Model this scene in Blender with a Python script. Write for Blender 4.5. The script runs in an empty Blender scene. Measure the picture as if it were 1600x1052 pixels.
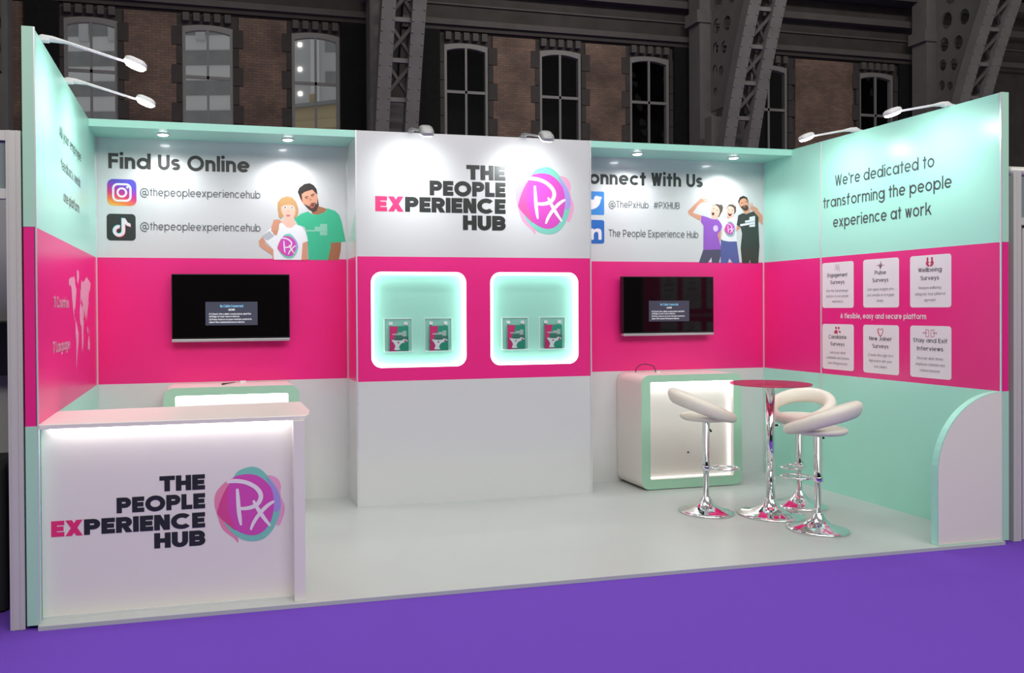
import bpy, math, random
from mathutils import Vector, Matrix
from mathutils.geometry import tessellate_polygon
random.seed(7)
C = bpy.context.scene.collection
PI = math.pi
S = bpy.context.scene

# ------------------------------------------------------------------ camera
F_PX, YAW, PITCH, ROLL = 1273.4, 0.22917, -0.00788, -0.00655
cam_d = bpy.data.cameras.new('camera'); cam = bpy.data.objects.new('camera', cam_d); C.objects.link(cam)
fwd = Vector((math.sin(YAW)*math.cos(PITCH), math.cos(YAW)*math.cos(PITCH), math.sin(PITCH)))
r0 = Vector((math.cos(YAW), -math.sin(YAW), 0)); u0 = r0.cross(fwd)
rt = r0*math.cos(ROLL) + u0*math.sin(ROLL); up = u0*math.cos(ROLL) - r0*math.sin(ROLL)
M = Matrix((rt, up, -fwd)).transposed().to_4x4(); M.translation = (0.819, -6.763, 1.572)
cam.matrix_world = M
cam_d.sensor_fit = 'HORIZONTAL'; cam_d.sensor_width = 36.0; cam_d.lens = 36.0*F_PX/1600
cam_d.shift_x = 184.566/1600; cam_d.shift_y = -31.479/1600
cam_d.clip_end = 500
S.camera = cam

# ------------------------------------------------------------------ world, exposure, hall lamps and back fill
w = bpy.data.worlds.new('world'); S.world = w; w.use_nodes = True
bg = w.node_tree.nodes['Background']; bg.inputs[0].default_value = (1, .99, .955, 1); bg.inputs[1].default_value = 0.30
S.view_settings.view_transform = 'Standard'; S.view_settings.look = 'None'
S.view_settings.exposure = 0.0; S.view_settings.gamma = 1.0
S.view_settings.use_curve_mapping = False
S.cycles.max_bounces = 8; S.cycles.transparent_max_bounces = 12
S.cycles.caustics_reflective = False; S.cycles.caustics_refractive = False
S.cycles.use_denoising = True
S.cycles.sample_clamp_indirect = 6

def area(name, loc, target, size, size_y, power, col=(1, 1, 1), spread=None):
    d = bpy.data.lights.new(name, 'AREA'); d.shape = 'RECTANGLE'; d.size = size; d.size_y = size_y
    d.energy = power; d.color = col
    if spread: d.spread = spread
    o = bpy.data.objects.new(name, d); C.objects.link(o); o.location = loc
    o.rotation_euler = (Vector(target)-Vector(loc)).to_track_quat('-Z', 'Y').to_euler()
    return o
area('hall_front_lamps', (3.2, -8.2, 6.2), (3.2, -1.5, .6), 10, 2.5, 470, (1, .985, .93))
area('hall_top_lamps', (3.0, -2.5, 9.5), (3, -1.5, 0), 8, 4, 190, (1, .99, .96))
area('hall_back_fill', (12, 4, 17), (12, 18, 8.5), 22, 1.2, 1500, (1, .97, .93))  # added fill that brightens the hall wall

def spot(name, loc, target, power, angle, blend, radius=.03, col=(1, 1, 1)):
    d = bpy.data.lights.new(name, 'SPOT'); d.energy = power; d.spot_size = math.radians(angle); d.spot_blend = blend
    d.shadow_soft_size = radius; d.color = col
    o = bpy.data.objects.new(name, d); C.objects.link(o); o.location = loc
    o.rotation_euler = (Vector(target)-Vector(loc)).to_track_quat('-Z', 'Y').to_euler()
    return o

# ------------------------------------------------------------------ materials
def lin(h):
    if not isinstance(h, str): return tuple(h)
    h = h.lstrip('#'); v = [int(h[i:i+2], 16)/255 for i in (0, 2, 4)]
    return tuple(c/12.92 if c <= .04045 else ((c+.055)/1.055)**2.4 for c in v)
MATS = {}
def mat(name, col, rough=.5, metal=0., spec=.5, noise=.03, scale=6., emit=None, strength=0., alpha=1., coat=0.):
    if name in MATS: return MATS[name]
    m = bpy.data.materials.new(name); m.use_nodes = True
    nt = m.node_tree; b = nt.nodes['Principled BSDF']
    c = lin(col)
    tc = nt.nodes.new('ShaderNodeTexCoord'); nz = nt.nodes.new('ShaderNodeTexNoise')
    nz.inputs['Scale'].default_value = scale; nz.inputs['Detail'].default_value = 3
    nt.links.new(tc.outputs['Object'], nz.inputs['Vector'])
    mx = nt.nodes.new('ShaderNodeMix'); mx.data_type = 'RGBA'
    mx.inputs[6].default_value = tuple(x*(1-noise) for x in c)+(1,)
    mx.inputs[7].default_value = tuple(min(1, x*(1+noise)) for x in c)+(1,)
    nt.links.new(nz.outputs['Fac'], mx.inputs[0]); nt.links.new(mx.outputs[2], b.inputs['Base Color'])
    b.inputs['Roughness'].default_value = rough; b.inputs['Metallic'].default_value = metal
    b.inputs['Specular IOR Level'].default_value = spec
    b.inputs['Coat Weight'].default_value = coat; b.inputs['Coat Roughness'].default_value = .03
    if emit is not None:
        b.inputs['Emission Color'].default_value = lin(emit)+(1,); b.inputs['Emission Strength'].default_value = strength
    m.diffuse_color = c+(1,)
    MATS[name] = m
    return m
def glassy(name, col, tint=.9, rough=.02, fres=1.45, diff=0., cap=.14):
    """Clear or tinted sheet: a straight see-through part and a mirror part set by the angle."""
    if name in MATS: return MATS[name]
    m = bpy.data.materials.new(name); m.use_nodes = True; nt = m.node_tree
    for n in list(nt.nodes): nt.nodes.remove(n)
    out = nt.nodes.new('ShaderNodeOutputMaterial'); tr = nt.nodes.new('ShaderNodeBsdfTransparent')
    gl = nt.nodes.new('ShaderNodeBsdfGlossy'); fr = nt.nodes.new('ShaderNodeFresnel'); mx = nt.nodes.new('ShaderNodeMixShader')
    c = lin(col)
    tr.inputs[0].default_value = tuple(x*tint for x in c)+(1,)
    gl.inputs['Roughness'].default_value = rough; fr.inputs[0].default_value = fres
    src = tr
    if diff:
        df = nt.nodes.new('ShaderNodeBsdfDiffuse'); df.inputs[0].default_value = c+(1,)
        m2 = nt.nodes.new('ShaderNodeMixShader'); m2.inputs[0].default_value = diff
        nt.links.new(tr.outputs[0], m2.inputs[1]); nt.links.new(df.outputs[0], m2.inputs[2]); src = m2
    cl = nt.nodes.new('ShaderNodeMath'); cl.operation = 'MINIMUM'; cl.inputs[1].default_value = cap
    nt.links.new(fr.outputs[0], cl.inputs[0]); nt.links.new(cl.outputs[0], mx.inputs[0]); nt.links.new(src.outputs[0], mx.inputs[1]); nt.links.new(gl.outputs[0], mx.inputs[2])
    nt.links.new(mx.outputs[0], out.inputs[0])
    MATS[name] = m
    return m
def brick_mat(name, c1, c2, mortar, scale=1.0, rough=.85):
    m = bpy.data.materials.new(name); m.use_nodes = True; nt = m.node_tree; b = nt.nodes['Principled BSDF']
    tc = nt.nodes.new('ShaderNodeTexCoord'); mp = nt.nodes.new('ShaderNodeMapping')
    mp.inputs['Rotation'].default_value = (PI/2, 0, 0)
    br = nt.nodes.new('ShaderNodeTexBrick'); br.inputs['Scale'].default_value = scale
    br.inputs['Color1'].default_value = lin(c1)+(1,); br.inputs['Color2'].default_value = lin(c2)+(1,); br.inputs['Mortar'].default_value = lin(mortar)+(1,)
    br.inputs['Brick Width'].default_value = .23; br.inputs['Row Height'].default_value = .08; br.inputs['Mortar Size'].default_value = .006
    nz = nt.nodes.new('ShaderNodeTexNoise'); nz.inputs['Scale'].default_value = .9; nz.inputs['Detail'].default_value = 5
    mx = nt.nodes.new('ShaderNodeMix'); mx.data_type = 'RGBA'; mx.blend_type = 'MULTIPLY'; mx.inputs[0].default_value = 1
    rp = nt.nodes.new('ShaderNodeMapRange'); rp.inputs[1].default_value = .3; rp.inputs[2].default_value = .7; rp.inputs[3].default_value = .55; rp.inputs[4].default_value = 1.25
    nt.links.new(tc.outputs['Object'], mp.inputs[0]); nt.links.new(mp.outputs[0], br.inputs['Vector']); nt.links.new(tc.outputs['Object'], nz.inputs['Vector'])
    nt.links.new(nz.outputs['Fac'], rp.inputs[0]); nt.links.new(br.outputs['Color'], mx.inputs[6]); nt.links.new(rp.outputs[0], mx.inputs[7])
    nt.links.new(mx.outputs[2], b.inputs['Base Color']); b.inputs['Roughness'].default_value = rough
    return m
def icon_gradient():
    m = bpy.data.materials.new('sunset_print'); m.use_nodes = True; nt = m.node_tree; b = nt.nodes['Principled BSDF']
    tc = nt.nodes.new('ShaderNodeTexCoord'); sp = nt.nodes.new('ShaderNodeSeparateXYZ')
    nt.links.new(tc.outputs['Generated'], sp.inputs[0])
    a = nt.nodes.new('ShaderNodeMath'); a.operation = 'MULTIPLY_ADD'; a.inputs[1].default_value = .35
    nt.links.new(sp.outputs[0], a.inputs[0]); nt.links.new(sp.outputs[2], a.inputs[2])
    rp = nt.nodes.new('ShaderNodeValToRGB'); e = rp.color_ramp.elements
    e[0].position = .05; e[0].color = lin('f5c04a')+(1,); e[1].position = 1.2; e[1].color = lin('5a4fc8')+(1,)
    for p, c in ((.3, 'ef7a3c'), (.55, 'd8307a'), (.8, '9a38b4')): n = e.new(p); n.color = lin(c)+(1,)
    nt.links.new(a.outputs[0], rp.inputs[0]); nt.links.new(rp.outputs[0], b.inputs['Base Color']); b.inputs['Roughness'].default_value = .3
    return m

MINT = mat('mint_laminate', (.43, .87, .72), .3, noise=.015)
PINK = mat('pink_laminate', (.88, .027, .245), .3, noise=.015)
EDGE = mat('dull_mint_edge', (.44, .74, .55), .4, noise=.015)  # greener, duller mint than the laminate, for wall ends and cabinet frames
WHITE = mat('white_laminate', (.70, .71, .715), .25, noise=.012, coat=.7)
CABW = mat('white_cabinet', (.84, .80, .74), .3, noise=.01)
CREAM = mat('warm_white_panel', (.85, .82, .71), .4, noise=.01)
ALU = mat('aluminium_trim', (.78, .79, .80), .3, metal=.35, noise=.02)
BLACKT = mat('black_print', (.022, .026, .024), .35, noise=.02)
GREYT = mat('grey_print', (.10, .11, .115), .4, noise=.02)
PALEGREY = mat('pale_grey_print', (.30, .30, .31), .4, noise=.02)
PINKT = mat('pink_print', (.82, .035, .18), .35, noise=.02)
WHITET = mat('white_print', (.86, .80, .83), .35, noise=.01)
PALEPINK = mat('pale_pink_print', (.84, .42, .58), .4, noise=.03)
CHROME = mat('chrome', (.82, .83, .84), .06, metal=1., noise=.01)
SILVER = mat('silver_plastic', (.62, .63, .64), .3, metal=.6, noise=.02)
LAMPW = mat('white_lamp_shell', (.75, .75, .75), .35, noise=.01)
GREYLAMP = mat('grey_lamp_shell', (.42, .43, .43), .35, metal=.3, noise=.02)
BLACKP = mat('black_plastic', (.012, .012, .013), .3, noise=.05)
SCREEN = mat('black_screen', (.004, .0035, .0035), .05, spec=.28, noise=.05)
LEATHER = mat('cream_leatherette', (.80, .76, .66), .42, noise=.03, scale=30)
LENS = mat('lit_lens', (1, 1, 1), .4, emit=(1, 1, 1), strength=14)
LED = mat('lit_led_strip', (1, 1, 1), .4, emit=(.95, 1, 1), strength=9)
LEDS = mat('dim_led_strip', (1, 1, 1), .4, emit=(.97, 1, 1), strength=1.1)

# ------------------------------------------------------------------ mesh builder
class MB:
    def __init__(s): s.v = []; s.f = []; s.m = []; s.mats = []; s.smooth = []
    def mi(s, m):
        if m not in s.mats: s.mats.append(m)
        return s.mats.index(m)
    def add(s, vs, fs, m, smooth=False):
        o = len(s.v); s.v += [tuple(v) for v in vs]; k = s.mi(m)
        for f in fs: s.f.append([i+o for i in f]); s.m.append(k); s.smooth.append(smooth)
        return s
    def box(s, a, b, m):
        (x0, y0, z0), (x1, y1, z1) = a, b
        vs = [(x0, y0, z0), (x1, y0, z0), (x1, y1, z0), (x0, y1, z0), (x0, y0, z1), (x1, y0, z1), (x1, y1, z1), (x0, y1, z1)]
        return s.add(vs, [(0, 3, 2, 1), (4, 5, 6, 7), (0, 1, 5, 4), (1, 2, 6, 5), (2, 3, 7, 6), (3, 0, 4, 7)], m)
    def bar(s, p, q, w_, h_, m, upv=(0, 0, 1)):
        p = Vector(p); q = Vector(q); d = (q-p).normalized(); upv = Vector(upv)
        if abs(d.dot(upv)) > .98: upv = Vector((1, 0, 0))
        a = d.cross(upv).normalized()*w_/2; b = a.cross(d).normalized()*h_/2
        vs = [p-a-b, p+a-b, p+a+b, p-a+b, q-a-b, q+a-b, q+a+b, q-a+b]
        return s.add(vs, [(0, 3, 2, 1), (4, 5, 6, 7), (0, 1, 5, 4), (1, 2, 6, 5), (2, 3, 7, 6), (3, 0, 4, 7)], m)
    def lathe(s, prof, m, n=40, c=(0, 0, 0), smooth=True):
        vs = []; fs = []
        for r, z in prof:
            for i in range(n): a = 2*PI*i/n; vs.append((c[0]+r*math.cos(a), c[1]+r*math.sin(a), c[2]+z))
        for j in range(len(prof)-1):
            for i in range(n): fs.append((j*n+i, j*n+(i+1) % n, (j+1)*n+(i+1) % n, (j+1)*n+i))
        if prof[0][0] > 0: fs.append(tuple(reversed(range(n))))
        if prof[-1][0] > 0: fs.append(tuple((len(prof)-1)*n+i for i in range(n)))
        return s.add(vs, fs, m, smooth)
    def tube(s, pts, r, m, n=10, closed=False, rs=None):
        pts = [Vector(p) for p in pts]; N = len(pts); vs = []; fs = []
        prev = None
        for i, p in enumerate(pts):
            if closed: d = pts[(i+1) % N]-pts[i-1]
            else: d = pts[min(i+1, N-1)]-pts[max(i-1, 0)]
            d.normalize()
            if prev is None:
                ref = Vector((0, 0, 1)) if abs(d.z) < .9 else Vector((1, 0, 0)); a = d.cross(ref).normalized()
            else: a = (prev-d*prev.dot(d)).normalized()
            prev = a; b = d.cross(a); rr = rs[i] if rs else r
            for k in range(n): t = 2*PI*k/n; vs.append(p+a*rr*math.cos(t)+b*rr*math.sin(t))
        for i in range(N if closed else N-1):
            for k in range(n): fs.append((i*n+k, i*n+(k+1) % n, ((i+1) % N)*n+(k+1) % n, ((i+1) % N)*n+k))
        if not closed: fs.append(tuple(reversed(range(n)))); fs.append(tuple((N-1)*n+k for k in range(n)))
        return s.add(vs, fs, m, True)
    def prism(s, fr, poly, c0, c1, m, side=None):
        """polygon (a,b) in frame fr, from depth c0 to c1 (towards the viewer)"""
        n = len(poly); vs = [fr(a, b, c0) for a, b in poly]+[fr(a, b, c1) for a, b in poly]
        tris = tessellate_polygon([[Vector((a, b, 0)) for a, b in poly]])
        s.add(vs, [tuple(t) for t in tris]+[tuple(i+n for i in t) for t in tris], m)
        s.add(vs, [(i, (i+1) % n, (i+1) % n+n, i+n) for i in range(n)], side or m)
        return s
    def flat(s, fr, poly, m, c=.001):
        tris = tessellate_polygon([[Vector((a, b, 0)) for a, b in poly]])
        return s.add([fr(a, b, c) for a, b in poly], [tuple(t) for t in tris], m)
    def build(s, name, parent=None, bevel=0., weld=False, sub=0, **props):
        me = bpy.data.meshes.new(name); me.from_pydata(s.v, [], s.f)
        for m in s.mats: me.materials.append(m)
        me.polygons.foreach_set('material_index', s.m); me.polygons.foreach_set('use_smooth', s.smooth)
        me.update()
        o = bpy.data.objects.new(name, me); C.objects.link(o)
        if parent: o.parent = parent
        if bevel:
            md = o.modifiers.new('b', 'BEVEL'); md.width = bevel; md.segments = 2; md.limit_method = 'ANGLE'
        if sub:
            md = o.modifiers.new('s', 'SUBSURF'); md.levels = sub; md.render_levels = sub
        for k, v in props.items(): o[k] = v
        return o
def frame(O, u, v, n):
    O, u, v, n = Vector(O), Vector(u), Vector(v), Vector(n)
    return lambda a, b, c=0.: O+u*a+v*b+n*c
def empty(name, loc, rz=0., **props):
    o = bpy.data.objects.new(name, None); C.objects.link(o); o.location = loc; o.rotation_euler = (0, 0, rz); o.empty_display_size = .1
    for k, v in props.items(): o[k] = v
    return o
def struct(o, label=None):
    o['kind'] = 'structure'
    return o
def copy_tree(o, parent=None):
    c = o.copy(); C.objects.link(c)
    if parent: c.parent = parent
    for ch in [x for x in bpy.data.objects if x.parent == o]: copy_tree(ch, c)
    return c
def rrect(x0, y0, x1, y1, r, n=8):
    p = []
    for cx, cy, a in ((x1-r, y1-r, 0), (x0+r, y1-r, 90), (x0+r, y0+r, 180), (x1-r, y0+r, 270)):
        for i in range(n+1): t = math.radians(a+90*i/n); p.append((cx+r*math.cos(t), cy+r*math.sin(t)))
    return p
def ell(cx, cy, rx, ry, n=28): return [(cx+rx*math.cos(2*PI*i/n), cy+ry*math.sin(2*PI*i/n)) for i in range(n)]
def smooth(pts, k=6, closed=True):
    P = pts; n = len(P); out = []
    for i in range(n if closed else n-1):
        if closed: a, b, c, d = P[i-1], P[i], P[(i+1) % n], P[(i+2) % n]
        else: a, b, c, d = P[max(i-1, 0)], P[i], P[i+1], P[min(i+2, n-1)]
        for j in range(k):
            t = j/k
            out.append(tuple(.5*(2*b[q]+(c[q]-a[q])*t+(2*a[q]-5*b[q]+4*c[q]-d[q])*t*t+(3*b[q]-a[q]-3*c[q]+d[q])*t**3) for q in range(len(b))))
    if not closed: out.append(P[-1])
    return out

# ------------------------------------------------------------------ drawn lettering (plain geometric sans, stroke weight w, cap height 1)
XH, ASC, DESC = .76, 1.04, -.30
def glyph(ch, w):
    P = []
    def V(x, y0, y1): P.append([(x, y0), (x+w, y0), (x+w, y1), (x, y1)])
    def H(y, x0, x1, t=None): t = t or w; P.append([(x0, y), (x1, y), (x1, y+t), (x0, y+t)])
    def D(x0, y0, x1, y1, k=1.0):
        hw = w*k*math.hypot(x1-x0, y1-y0)/abs(y1-y0); P.append([(x0, y0), (x0+hw, y0), (x1+hw, y1), (x1, y1)])
    def hwid(dx, dy, k=1.0): return w*k*math.hypot(dx, dy)/abs(dy)
    def A(cx, cy, rx, ry, a0, a1, n=None):
        n = n or max(4, int(abs(a1-a0)/15)); ix, iy = max(rx-w, .005), max(ry-w, .005)
        for i in range(n):
            t0 = math.radians(a0+(a1-a0)*i/n); t1 = math.radians(a0+(a1-a0)*(i+1)/n)
            P.append([(cx+ix*math.cos(t0), cy+iy*math.sin(t0)), (cx+rx*math.cos(t0), cy+ry*math.sin(t0)), (cx+rx*math.cos(t1), cy+ry*math.sin(t1)), (cx+ix*math.cos(t1), cy+iy*math.sin(t1))])
    bold = max(0, w-.12)
    ow = .72+bold*.9; r = ow/2; ry = XH/2; aw = .56+bold*.9   # bowl width, arch width
    dot = max(w*1.15, .13)
    def stem_arch(x): V(x, 0, XH); A(x+aw/2, XH-aw/2*.98, aw/2, aw/2*.98, 0, 170); V(x+aw-w, 0, XH-aw/2*.98)
    if ch == ' ': return P, .32
    if ch == 'o': A(r, ry, r, ry, 0, 360); return P, ow
    if ch == 'e':
        A(r, ry, r, ry, 0, 318); H(ry-w*.45, w*.5, ow-w*.3, w*.9); return P, ow
    if ch == 'c': A(r, ry, r, ry, 42, 318); return P, ow*.93
    if ch in 'aqdg':
        A(r, ry, r, ry, 0, 360)
        if ch == 'a': V(ow-w*.7, 0, XH)
        if ch == 'd': V(ow-w*.7, 0, ASC)
        if ch == 'q': V(ow-w*.7, DESC, XH)
        if ch == 'g': V(ow-w*.7, -.02, XH); A(ow*.5+w*.15, -.0, ow*.5+w*.15, .32, 200, 360)
        return P, ow+w*.3
    if ch in 'bp':
        A(r+w*.3, ry, r, ry, 0, 360); V(0, 0 if ch == 'b' else DESC, ASC if ch == 'b' else XH); return P, ow+w*.3
    if ch in 'nh':
        stem_arch(0)
        if ch == 'h': V(0, 0, ASC)
        return P, aw
    if ch == 'm':
        stem_arch(0); x = aw-w; A(x+aw/2, XH-aw/2*.98, aw/2, aw/2*.98, 0, 170); V(x+aw-w, 0, XH-aw/2*.98); return P, 2*aw-w
    if ch == 'u': V(0, aw/2*.98, XH); A(aw/2, aw/2*.98, aw/2, aw/2*.98, 180, 360); V(aw-w, 0, XH); return P, aw
    if ch == 'r': V(0, 0, XH); A(.30+w*.3, XH-.32, .30+w*.3, .32, 70, 165); return P, .38+w*.5
    if ch == 'i': V(0, 0, XH); P.append(ell(w/2, XH+.21, dot/2, dot/2, 12)); return P, w
    if ch == 'j': V(.1, -.1, XH); A(-.07+w, -.1, .17, .2, 270, 360); P.append(ell(.1+w/2, XH+.21, dot/2, dot/2, 12)); return P, .1+w
    if ch == 'l': V(0, 0, ASC); return P, w
    if ch == 't': V(.13, 0, .98); H(XH-w, 0, .26+w); return P, .26+w
    if ch == 'f': V(.13, 0, .78); A(.13+.22+w*.3, .78, .22+w*.3, .27, 95, 180); H(XH-w, 0, .30+w); return P, .36+w
    if ch == 's':
        sw = .50+bold*.7; R1 = (XH+w)/4
        A(sw/2, XH-R1, sw/2, R1, 28, 270); A(sw/2, R1, sw/2, R1, 90, -152); return P, sw
    if ch in 'vwxyk':
        ww = .62+bold*.6
        if ch == 'v':
            h = hwid(ww/2, XH); D(ww/2-h/2, 0, 0, XH); D(ww/2-h/2, 0, ww-h, XH); return P, ww
        if ch == 'w':
            q_ = .46+bold*.4; h = hwid(q_/2, XH); x = 0
            for _ in range(2): D(x+q_/2-h/2, 0, x, XH); D(x+q_/2-h/2, 0, x+q_-h, XH); x += q_-h
            return P, x+h
        if ch == 'x': h = hwid(ww-.1, XH); D(0, 0, ww-h, XH); D(ww-h, 0, 0, XH); return P, ww
        if ch == 'y': h = hwid(ww/2, XH); D(ww/2-h/2, 0, 0, XH); D(ww/2-h/2-.13, DESC, ww-h, XH); return P, ww
        if ch == 'k': V(0, 0, ASC); h = hwid(.36, .40); D(w*.8, .30, .50-h*.3, XH); D(.54, 0, w+.10, .46); return P, .54+h
    if ch in '0123456789':
        if ch == '1': V(.18, 0, 1); H(1-w, 0, .2); return P, .18+w
        if ch == '7': H(1-w, 0, .58); D(.1, 0, .58-hwid(.4, 1), 1); return P, .58
        if ch == '3': R1 = (1+w)/4; A(.28, 1-R1, .30, R1, 150, -90); A(.28, R1, .30, R1, 90, -150); return P, .58
        if ch == '2': A(.29, .70, .29, .30, 170, -25); D(0, w*.5, .50-w, .62); H(0, 0, .58); return P, .58
        A(.3, .5, .3, .5, 0, 360); return P, .6
    if ch == "'": V(0, .72, 1.0); return P, w
    if ch == ',': D(0, -.16, .06, w); return P, .1+w
    if ch == '.': P.append(ell(w*.6, w*.6, w*.6, w*.6, 12)); return P, w*1.2
    if ch == '(': A(.3, .42, .3, .62, 120, 240); return P, .2+w*.4
    if ch == ')': A(-.1, .42, .3, .62, -60, 60); return P, .2
    if ch == '#': D(.12, 0, .28, 1); D(.42, 0, .58, 1); H(.28, 0, .76); H(.62, .06, .82); return P, .82
    if ch == '@':
        A(.62, .38, .62, .62, -25, 300); A(.58, .38, .27, .29, 0, 360); V(.85-w, .14, .66); A(1.015, .24, .17+w*.4, .16+w*.4, 180, 330); return P, 1.24
    # capitals
    cw = .66+bold*.75
    if ch == 'I': V(0, 0, 1); return P, w
    if ch == 'T': H(1-w, 0, cw); V(cw/2-w/2, 0, 1); return P, cw
    if ch == 'H': V(0, 0, 1); V(cw-w, 0, 1); H(.5-w/2, 0, cw); return P, cw
    if ch in 'EF':
        e = cw*.84; V(0, 0, 1); H(1-w, 0, e); H(.5-w/2, 0, e*.94)
        if ch == 'E': H(0, 0, e)
        return P, e
    if ch == 'L': V(0, 0, 1); H(0, 0, cw*.78); return P, cw*.78
    if ch == 'P' or ch == 'R':
        V(0, 0, 1); hh = .62+w*.2; R1 = hh/2
        H(1-w, 0, cw-R1); H(1-hh, 0, cw-R1); A(cw-R1, 1-R1, R1, R1, -90, 90)
        if ch == 'R': D(cw-hwid(.25, .5)+.02, 0, cw*.40, 1-hh+.02)
        return P, cw
    if ch == 'B':
        V(0, 0, 1); R1 = (1+w)/4; H(0, 0, cw-R1); H(1-w, 0, cw-R1); H(.5-w/2, 0, cw-R1)
        A(cw-R1-.02, 1-R1, R1, R1, -90, 90); A(cw-R1, R1, R1, R1, -90, 90); return P, cw
    if ch == 'D': R1 = .5; V(0, 0, 1); H(0, 0, cw+.08-R1); H(1-w, 0, cw+.08-R1); A(cw+.08-R1, .5, R1, .5, -90, 90); return P, cw+.08
    if ch == 'O': A(.5+bold*.3, .5, .5+bold*.3, .52, 0, 360); return P, 1.0+bold*.6
    if ch == 'C': A(.5+bold*.3, .5, .5+bold*.3, .52, 42, 318); return P, .92+bold*.6
    if ch == 'G': A(.5, .5, .5, .52, 45, 360); H(.5-w, .5, 1.0); return P, 1.0
    if ch == 'U': A(cw/2, cw/2, cw/2, cw/2+.01, 180, 360); V(0, cw/2, 1); V(cw-w, cw/2, 1); return P, cw
    if ch == 'J': A(.25, .25, .25, .26, 190, 360); V(.5-w, .25, 1); return P, .5
    if ch == 'N': V(0, 0, 1); V(cw-w, 0, 1); h = hwid(cw-w, 1); D(cw-h, 0, 0, 1); return P, cw
    if ch == 'M': V(0, 0, 1); V(.86-w, 0, 1); h = hwid(.4, .8); D(.43-h/2, .2, 0, 1); D(.43-h/2, .2, .86-h, 1); return P, .86
    if ch == 'S':
        sw = .60+bold*.7; R1 = (1+w)/4; A(sw/2, 1-R1, sw/2, R1, 28, 270); A(sw/2, R1, sw/2, R1, 90, -152); return P, sw
    if ch == 'X': ww = cw+.06+bold*.3; h = hwid(ww-.2, 1); D(0, 0, ww-h, 1); D(ww-h, 0, 0, 1); return P, ww
    if ch == 'A': ww = .80; h = hwid(ww/2, 1); D(0, 0, ww/2-h/2, 1); D(ww-h, 0, ww/2-h/2, 1); H(.24, .16, ww-.16); return P, ww
    if ch == 'W':
        x = 0; q_ = .56; h = hwid(q_/2, 1)
        for _ in range(2): D(x+q_/2-h/2, 0, x, 1); D(x+q_/2-h/2, 0, x+q_-h, 1); x += q_-h
        return P, x+h
    if ch == 'Y': V(.36-w/2, 0, .45); h = hwid(.36, .6); D(.36-h/2, .42, 0, 1); D(.36-h/2, .42, .72-h, 1); return P, .72
    V(0, 0, .7); return P, w
def layout(text, w, gap):
    x = 0; out = []
    for ch in text:
        P, a = glyph(ch, w)
        out += [[(px+x, py) for px, py in p] for p in P]; x += a+(gap if ch != ' ' else .04)
    return out, x-gap
def write(mb, fr, text, a, b, cap, m, w=.13, width=None, align='l', gap=.13, c=.0015):
    """draw text with its baseline at (a,b) in frame fr; width fixes the drawn length"""
    P, L = layout(text, w, gap); sx = (width/L) if width else cap; Wd = L*sx
    x0 = a-(0 if align == 'l' else Wd/2 if align == 'c' else Wd)
    for i, p in enumerate(P): mb.add([fr(x0+x*sx, b+y*cap, c+.00008*(i % 14)) for x, y in p], [tuple(range(len(p)))], m)
    return sx
def lettering(name, parent, fr, lines, **kw):
    mb = MB()
    for (t, a, b, cap, m, wt, wd, al) in lines: write(mb, fr, t, a, b, cap, m, wt, wd, al, **kw)
    return mb.build(name, parent)

def ribbon(pts, ws):
    L = []; R = []
    for i, p in enumerate(pts):
        d = Vector(pts[min(i+1, len(pts)-1)])-Vector(pts[max(i-1, 0)]); d.normalize(); n = Vector((-d.y, d.x))*ws[i]/2
        L.append((p[0]+n.x, p[1]+n.y)); R.append((p[0]-n.x, p[1]-n.y))
    return L+R[::-1]
ROUND = {
 'pale1': [(200, 450), (240, 380), (330, 305), (420, 300), (330, 520), (420, 900), (370, 870), (270, 780), (225, 660), (195, 540)],
 'pale2': [(690, 285), (790, 305), (835, 380), (832, 480), (870, 590), (858, 690), (800, 780), (700, 600), (650, 400)],
 'teal': [(370, 290), (430, 220), (540, 188), (620, 205), (690, 265), (790, 400), (830, 520), (825, 650), (770, 790), (680, 890), (570, 918), (450, 890), (340, 800), (280, 700), (250, 560), (290, 420)],
 'lav': [(690, 300), (745, 350), (800, 430), (830, 530), (828, 610), (768, 640), (740, 420)],
 'main': [(225, 590), (270, 460), (320, 370), (380, 285), (440, 264), (520, 258), (600, 275), (680, 330), (740, 410), (765, 520), (760, 640), (730, 740), (670, 820), (590, 858), (500, 850), (400, 800), (300, 720), (232, 640)],
 'cres': [(225, 590), (265, 470), (330, 355), (318, 470), (330, 620), (395, 795), (300, 720), (230, 640)],
}
def roundel(name, parent, fr, cx, cz, R, cols, simple=False):
    mb = MB(); k = R/340
    T = lambda pts: [(cx+(x-530)*k, cz+(553-y)*k) for x, y in pts]
    c = .0010
    for key in ('pale1', 'pale2', 'teal', 'lav', 'main', 'cres'):
        if simple and key in ('pale1', 'pale2'): continue
        mb.flat(fr, smooth(T(ROUND[key]), 5), cols[key], c); c += .0003
    st = [([(412, 395), (418, 480), (425, 600), (436, 690), (446, 755)], [24, 36, 40, 36, 18]),
          ([(310, 322), (380, 318), (450, 326), (520, 348), (590, 392), (632, 446), (638, 500), (610, 552), (560, 580), (500, 592), (436, 590)], [34, 40, 40, 40, 42, 44, 44, 42, 40, 36, 30]),
          ([(566, 518), (590, 570), (625, 630), (670, 700), (728, 778)], [22, 34, 38, 36, 22]),
          ([(768, 538), (720, 565), (660, 615), (600, 685), (560, 750), (538, 806)], [24, 34, 38, 36, 32, 20])]
    for pts, ws in st:
        q_ = smooth([p+(w_,) for p, w_ in zip(pts, ws)], 3, False)
        mb.flat(fr, ribbon(T([(x, y) for x, y, _ in q_]), [w_*k for _, _, w_ in q_]), cols['white'], c); c += .0002
    return mb.build(name, parent)
def pr(n, h, rough=.35): return mat('print_'+n, h, rough, noise=.02)
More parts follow.
